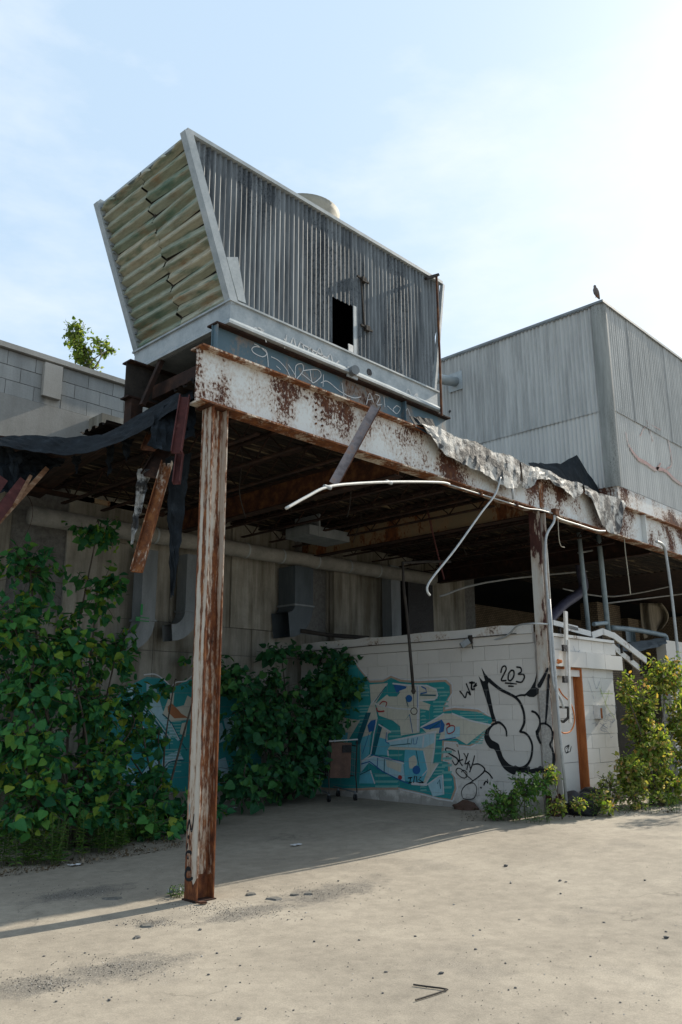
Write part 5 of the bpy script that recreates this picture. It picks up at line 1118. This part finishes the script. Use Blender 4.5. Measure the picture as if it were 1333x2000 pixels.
def shrub(name, label, cat, base, blobs, size, kind, mat, n_ind=0, lpt=10, stem_r=.018, smat='bark', group=None, droop=.5):
    o_ = thing(name, label, cat, base, group); leaves = []; tw_mb = MB(); base = Vector(base); st = MB()
    for c0, rr_, nt in blobs:
        c0 = Vector(c0); b0 = base+Vector((U(-.12,.12), U(-.12,.12), 0)); mid = b0.lerp(c0, .5)+Vector((U(-.1,.1), U(-.1,.1), U(0,.1)))
        L_ = spline([b0, mid, c0, c0+Vector((U(-.1,.1),U(-.1,.1),rr_[2]*.5))], 4); obj('stem', MB().tube(L_, list(np.linspace(stem_r, stem_r*.3, len(L_))), 6), M[smat], o_, smooth=True)
        for _ in range(nt):
            d = rvec(); tip = c0+Vector((d.x*rr_[0], d.y*rr_[1], d.z*rr_[2]))*(U(.35,1)**.5)*U(.85,1.12); s0 = c0.lerp(tip, U(.0,.35)); mid = s0.lerp(tip, .5)+rvec()*.04
            L_ = spline([s0, mid, tip], 3); tw_mb.tube(L_, [.004]*len(L_), 3, False)
            for k in range(lpt):
                t_ = U(.15,1.08); p = s0.lerp(tip, t_)+rvec()*size*U(.3,.9); out_ = (p-c0); out_ = out_.normalized() if out_.length > .01 else rvec()
                yv = out_*.5+Vector((0,0,-droop))+rvec()*.75; nv = Vector((0,0,.7))+out_*.7+rvec()*.7
                X, Y, Z = frame(yv, nv); leaves.append((p, X, Y, Z, size*random.choice((.42,.55,.7,.85,1,1.1,1.3))*U(.9,1.1)))
    obj('twigs', tw_mb, M[smat], o_, kind='stuff')
    leaves = [l for l in leaves if l[0].z > gzz(l[0].x, l[0].y)+.04 and l[0].y < YB-.12 or l[0].z > 6.4]
    if n_ind:
        vis = sorted(leaves, key=lambda l: (l[0]-CAM).length-6*l[4]); ind, leaves = vis[:n_ind], vis[n_ind:]; me = leaf_obj_mesh(kind, mat); off = parent_loc(o_)
        for p, X, Y, Z, s in ind:
            lo = bpy.data.objects.new('leaf', me); COL.objects.link(lo); lo.parent = o_
            mt = Matrix.Identity(4)
            for i in range(3): mt[i][0], mt[i][1], mt[i][2], mt[i][3] = X[i]*s, Y[i]*s, Z[i]*s, p[i]-off[i]
            lo.matrix_local = mt
    obj('foliage', foliage_mesh(leaves, kind), M[mat], o_, kind='stuff'); return o_
def pb(px, py, d, rx, ry, n, dy=.45):
    c0 = P(px, py, 1, d); s = ppm(c0); return (c0, (rx/s*1.1, dy, ry/s), n)
shrub('poplar_bush', 'tall dark green poplar bush with big heart-shaped leaves at the left', 'bush', PG(150, 1655),
      [pb(190,1040,3.6,62,46,20), pb(60,1120,3.3,80,70,34), pb(190,1160,3.5,60,60,20), pb(30,1230,3.0,80,80,36), pb(130,1260,3.1,85,80,42), pb(225,1280,3.3,50,60,22), pb(60,1350,2.9,95,80,44), pb(190,1380,3.1,70,80,36), pb(260,1420,3.5,35,50,8), pb(60,1460,2.8,100,70,46), pb(190,1490,3.0,80,60,32), pb(70,1560,2.7,110,70,46), pb(200,1580,2.8,80,60,34), pb(10,1300,3.8,80,150,30), pb(150,1350,4.0,90,90,30), pb(60,1500,3.7,130,110,44), pb(210,1530,3.6,90,80,30), pb(-40,1420,3.3,80,150,34)],
      .104, 'poplar', 'leafdark', 260, 10)
shrub('poplar_shoot', 'low poplar shoots sprawling behind the foot of the left column', 'bush', PG(330, 1610), [pb(300,1560,3.2,60,55,26), pb(350,1600,3.0,60,45,26), pb(290,1620,2.9,50,30,18), pb(400,1590,3.2,45,40,16), pb(340,1340,4.3,30,25,5), pb(270,1370,3.9,36,46,12), pb(315,1520,3.6,50,36,16), pb(250,1470,3.7,34,40,12), pb(310,1440,4.0,26,30,5), pb(400,1285,4.3,45,30,7)], .11, 'poplar', 'leafdark', 60, 9)
shrub('shade_bush', 'deep green leafy bush in the shade between the left column and the mural', 'bush', PG(560, 1560),
      [pb(460,1330,4.0,45,45,20), pb(540,1350,4.0,75,60,34), pb(630,1350,3.8,65,60,34), pb(678,1345,3.5,38,44,24), pb(640,1400,3.5,44,36,22), pb(660,1290,3.7,40,25,10), pb(600,1500,3.6,34,50,20), pb(640,1335,3.7,50,45,26), pb(520,1400,3.7,80,70,36), pb(620,1440,3.6,34,36,16), pb(490,1430,3.7,75,75,40), pb(590,1430,3.7,80,70,42), pb(618,1450,3.7,35,45,14), pb(480,1520,3.5,70,55,34), pb(565,1510,3.6,65,60,36), pb(630,1280,4.2,55,25,12), pb(550,1275,4.3,50,25,9)],
      .115, 'poplar', 'leafmid', 160, 11)
# sunlit bush on the right
shrub('sunlit_bush', 'bright yellow green bush with turning orange leaves at the right edge', 'bush', PG(1285, 1575),
      [pb(1300,1325,-.35,70,50,75,.3), pb(1250,1390,-.35,46,60,75,.3), pb(1330,1400,-.4,70,70,90,.3), pb(1270,1460,-.45,62,55,90,.3), pb(1350,1480,-.5,75,70,80,.3), pb(1235,1510,-.45,38,45,60,.3), pb(1300,1535,-.55,75,45,80,.25), pb(1370,1540,-.65,60,50,40,.25), pb(1440,1430,-.5,90,110,80,.4), pb(1222,1345,-.3,20,40,16,.15)],
      .068, 'oval', 'leafsun', 80, 20, .014, droop=.2)
shrub('young_tree', 'young tree at the right edge throwing dappled shade over the pavement', 'tree', (10.5, -1.3, .15),
      [((10.5+dx_, -1.3+dy_, z_), (.45,.35,.35), 26) for dx_, dy_, z_ in ((0,0,1.3), (.2,-.2,1.9), (-.2,.15,2.3), (.15,.1,2.8), (-.1,-.25,3.2), (.1,-.45,2.4))], .08, 'oval', 'leafsun', 0, 8, .03, droop=.2)
shrub('yellow_weed', 'pale leafy shrublet in front of the rubbish bags', 'bush', PG(1200, 1580), [pb(1195,1540,-.35,38,36,44,.2), pb(1240,1560,-.55,42,26,36,.2), pb(1165,1562,-.4,24,22,24,.15), pb(1130,1570,-.4,20,16,14,.12), pb(1185,1580,-.55,40,12,18,.12)], .05, 'oval', 'leafsun', 0, 10, .008, droop=.2)
shrub('column_weed', 'dense green weeds at the foot of the graffiti wall left of the right column', 'bush', PG(1010, 1598), [pb(990,1560,.25,40,30,44,.25), pb(1030,1540,.1,30,36,36,.22), pb(965,1580,.35,25,18,22,.2), pb(1060,1530,-.15,24,28,20,.15)], .055, 'oval', 'leafweed', 0, 12, .008, droop=.2)
shrub('column_weed', 'thin yellowish weed climbing the right column', 'bush', PG(1078, 1600), [pb(1075,1510,-.2,24,24,12,.12), pb(1090,1570,-.25,22,20,12,.12)], .055, 'oval', 'leafsun', 0, 9, .007, droop=.2)
shrub('roof_sapling', 'small bright sapling growing on the roof behind the block parapet', 'tree', (P(168, 735, 1, 5.05).x, 5.05, 6.40), [pb(148,648,5.05,26,32,44,.2), pb(165,690,5.05,32,34,48,.2), pb(195,672,5.05,24,20,12,.15), pb(213,683,5.05,14,22,9,.1), pb(180,718,5.05,30,14,18,.15)], .055, 'poplar', 'leafsap', 0, 8, .012, droop=.25)
shrub('roof_sapling', 'tiny green sprig showing through the gap below the dark strut', 'tree', (P(295, 800, 1, 4.6).x, 4.55, 5.5), [pb(298,787,4.55,14,8,6,.1), pb(318,792,4.55,10,7,4,.1)], .06, 'poplar', 'leafsap', 0, 6, .006)
def weed(label, px, py, h, ns, spread, mat='leafweed', group=None, lsize=.085, cat='weed'):
    b = PG(px, py); b.z = gzz(b.x, b.y); o_ = thing('tall_weed', label, cat, b, group); leaves = []; mb = MB()
    for _ in range(ns):
        r0 = b+Vector((U(-1,1)*spread, U(-1,1)*spread, 0)); hh = h*U(.65,1.1); top = r0+Vector((U(-.12,.12)*hh, U(-.12,.12)*hh, hh)); L_ = spline([r0, r0.lerp(top,.5)+Vector((U(-.03,.03),U(-.03,.03),0)), top], 4); mb.tube(L_, [.003]*len(L_), 4, False)
        n = int(hh/.014)
        for k in range(n):
            t_ = .12+.9*k/n; p = r0.lerp(top, min(t_,1)); a = k*2.4+U(-.4,.4); el = U(.05,.7); d = Vector((math.cos(a), math.sin(a), el-.25)); X, Y, Z = frame(d, Vector((0,0,1))+rvec()*.3); leaves.append((p, X, Y, Z, lsize*(1.15-.55*t_)*U(.8,1.25)))
    obj('stems', mb, M['stem'], o_, kind='stuff'); obj('foliage', foliage_mesh(leaves, 'lance'), M[mat], o_, kind='stuff')
for i, (px, py, h, ns, s_) in enumerate(((8,1690,.55,14,.22), (60,1690,.45,14,.22), (120,1682,.5,14,.2), (190,1665,.45,14,.2), (240,1655,.4,12,.18), (30,1660,.75,14,.25), (100,1650,.7,14,.25), (170,1640,.7,14,.22), (280,1645,.4,10,.15))):
    weed('narrow leaved green weed in the strip below the left poplar bush', px, py, h, ns, s_, group='weeds below the left poplar bush')
weed('tall upright goldenrod with bright tip at the far left', 52, 1680, 1.0, 3, .06, lsize=.11)
weed('upright goldenrod standing left of the column before the graffiti', 205, 1650, 1.0, 3, .07, lsize=.11)
weed('feathery dark weed clump at the foot of the graffiti wall', 1000, 1602, .30, 14, .22, lsize=.07); weed('small blue green weed clump right below the right column', 1055, 1606, .22, 10, .12, lsize=.06)
weed('low grassy weeds before the sunlit bush', 1270, 1588, .25, 16, .35, lsize=.06); weed('low grassy weeds beside the rubbish bags', 1150, 1592, .22, 12, .2, lsize=.06); weed('dry grass tuft at the left of the column foot', 348, 1752, .10, 8, .05, lsize=.05)
# dead leaves and grit under the left weeds: nobody could count it
mb = MB(); lv = []
for _ in range(900):
    t_ = U(0,1); px = -20+t_*380; py = 1712-t_*62+abs(random.gauss(0,1))*-14+6; p = PG(px, py); X, Y, Z = frame(rvec()+Vector((0,0,0)), Vector((0,0,2))+rvec()*.5); lv.append((Vector((p.x, p.y, gzz(p.x,p.y)+.008)), X, Y, Z, U(.015,.05)))
for _ in range(500):
    px, py = U(900,1330), U(1583,1606); p = PG(px, py-(px-900)*.03); X, Y, Z = frame(rvec(), Vector((0,0,2))+rvec()*.5); lv.append((Vector((p.x, p.y, gzz(p.x,p.y)+.008)), X, Y, Z, U(.015,.05)))
M['deadleaf'] = leafmat('dead_leaf', [(0, (.05,.035,.02)), (.5, (.12,.085,.05)), (.85, (.2,.16,.11)), (1, (.35,.33,.3))], .1)
o_ = obj('leaf_litter', foliage_mesh(lv, 'oval'), M['deadleaf'], kind='stuff'); o_['label'] = 'dead leaves and grit along the edge of the bushes'; o_['category'] = 'leaf litter'

# loose grit on the pavement: tiny octahedra, nobody could count it
OV = np.array([(1,0,0),(-1,0,0),(0,1,0),(0,-1,0),(0,0,.7),(0,0,-.7)]); OF = [(0,2,4),(2,1,4),(1,3,4),(3,0,4),(2,0,5),(1,2,5),(3,1,5),(0,3,5)]
mb = MB(); cents = [(480,1782,90,14), (640,1745,110,18), (150,1745,110,14), (240,1890,110,22), (80,1925,80,18), (300,1800,50,8), (400,1770,60,10)]
for i in range(2600):
    if i % 10 < 7: c0 = cents[i % len(cents)]; px, py = random.gauss(c0[0], c0[2]*.6), random.gauss(c0[1], c0[3]*.6)
    else: px, py = U(-20,1350), U(1640,2010)
    if py < 1650: continue
    p = PG(px, py); r_ = U(.002,.006) if i % 10 < 7 else U(.0015,.005); V_ = OV*r_*rng.uniform(.6,1.2,(6,1))+np.array([p.x, p.y, gzz(p.x, p.y)+r_*.4]); mb.add([tuple(v) for v in V_], OF)
t = NT('grit'); M['grit'] = t.out(t.ramp(t.isl(), [(0, (.04,.04,.038)), (.5, (.14,.13,.115)), (.8, (.3,.27,.23)), (1, (.5,.47,.42))]), .9)
o_ = obj('gravel', mb, M['grit'], kind='stuff'); o_['label'] = 'loose grit scattered over the pavement around the column'; o_['category'] = 'gravel'
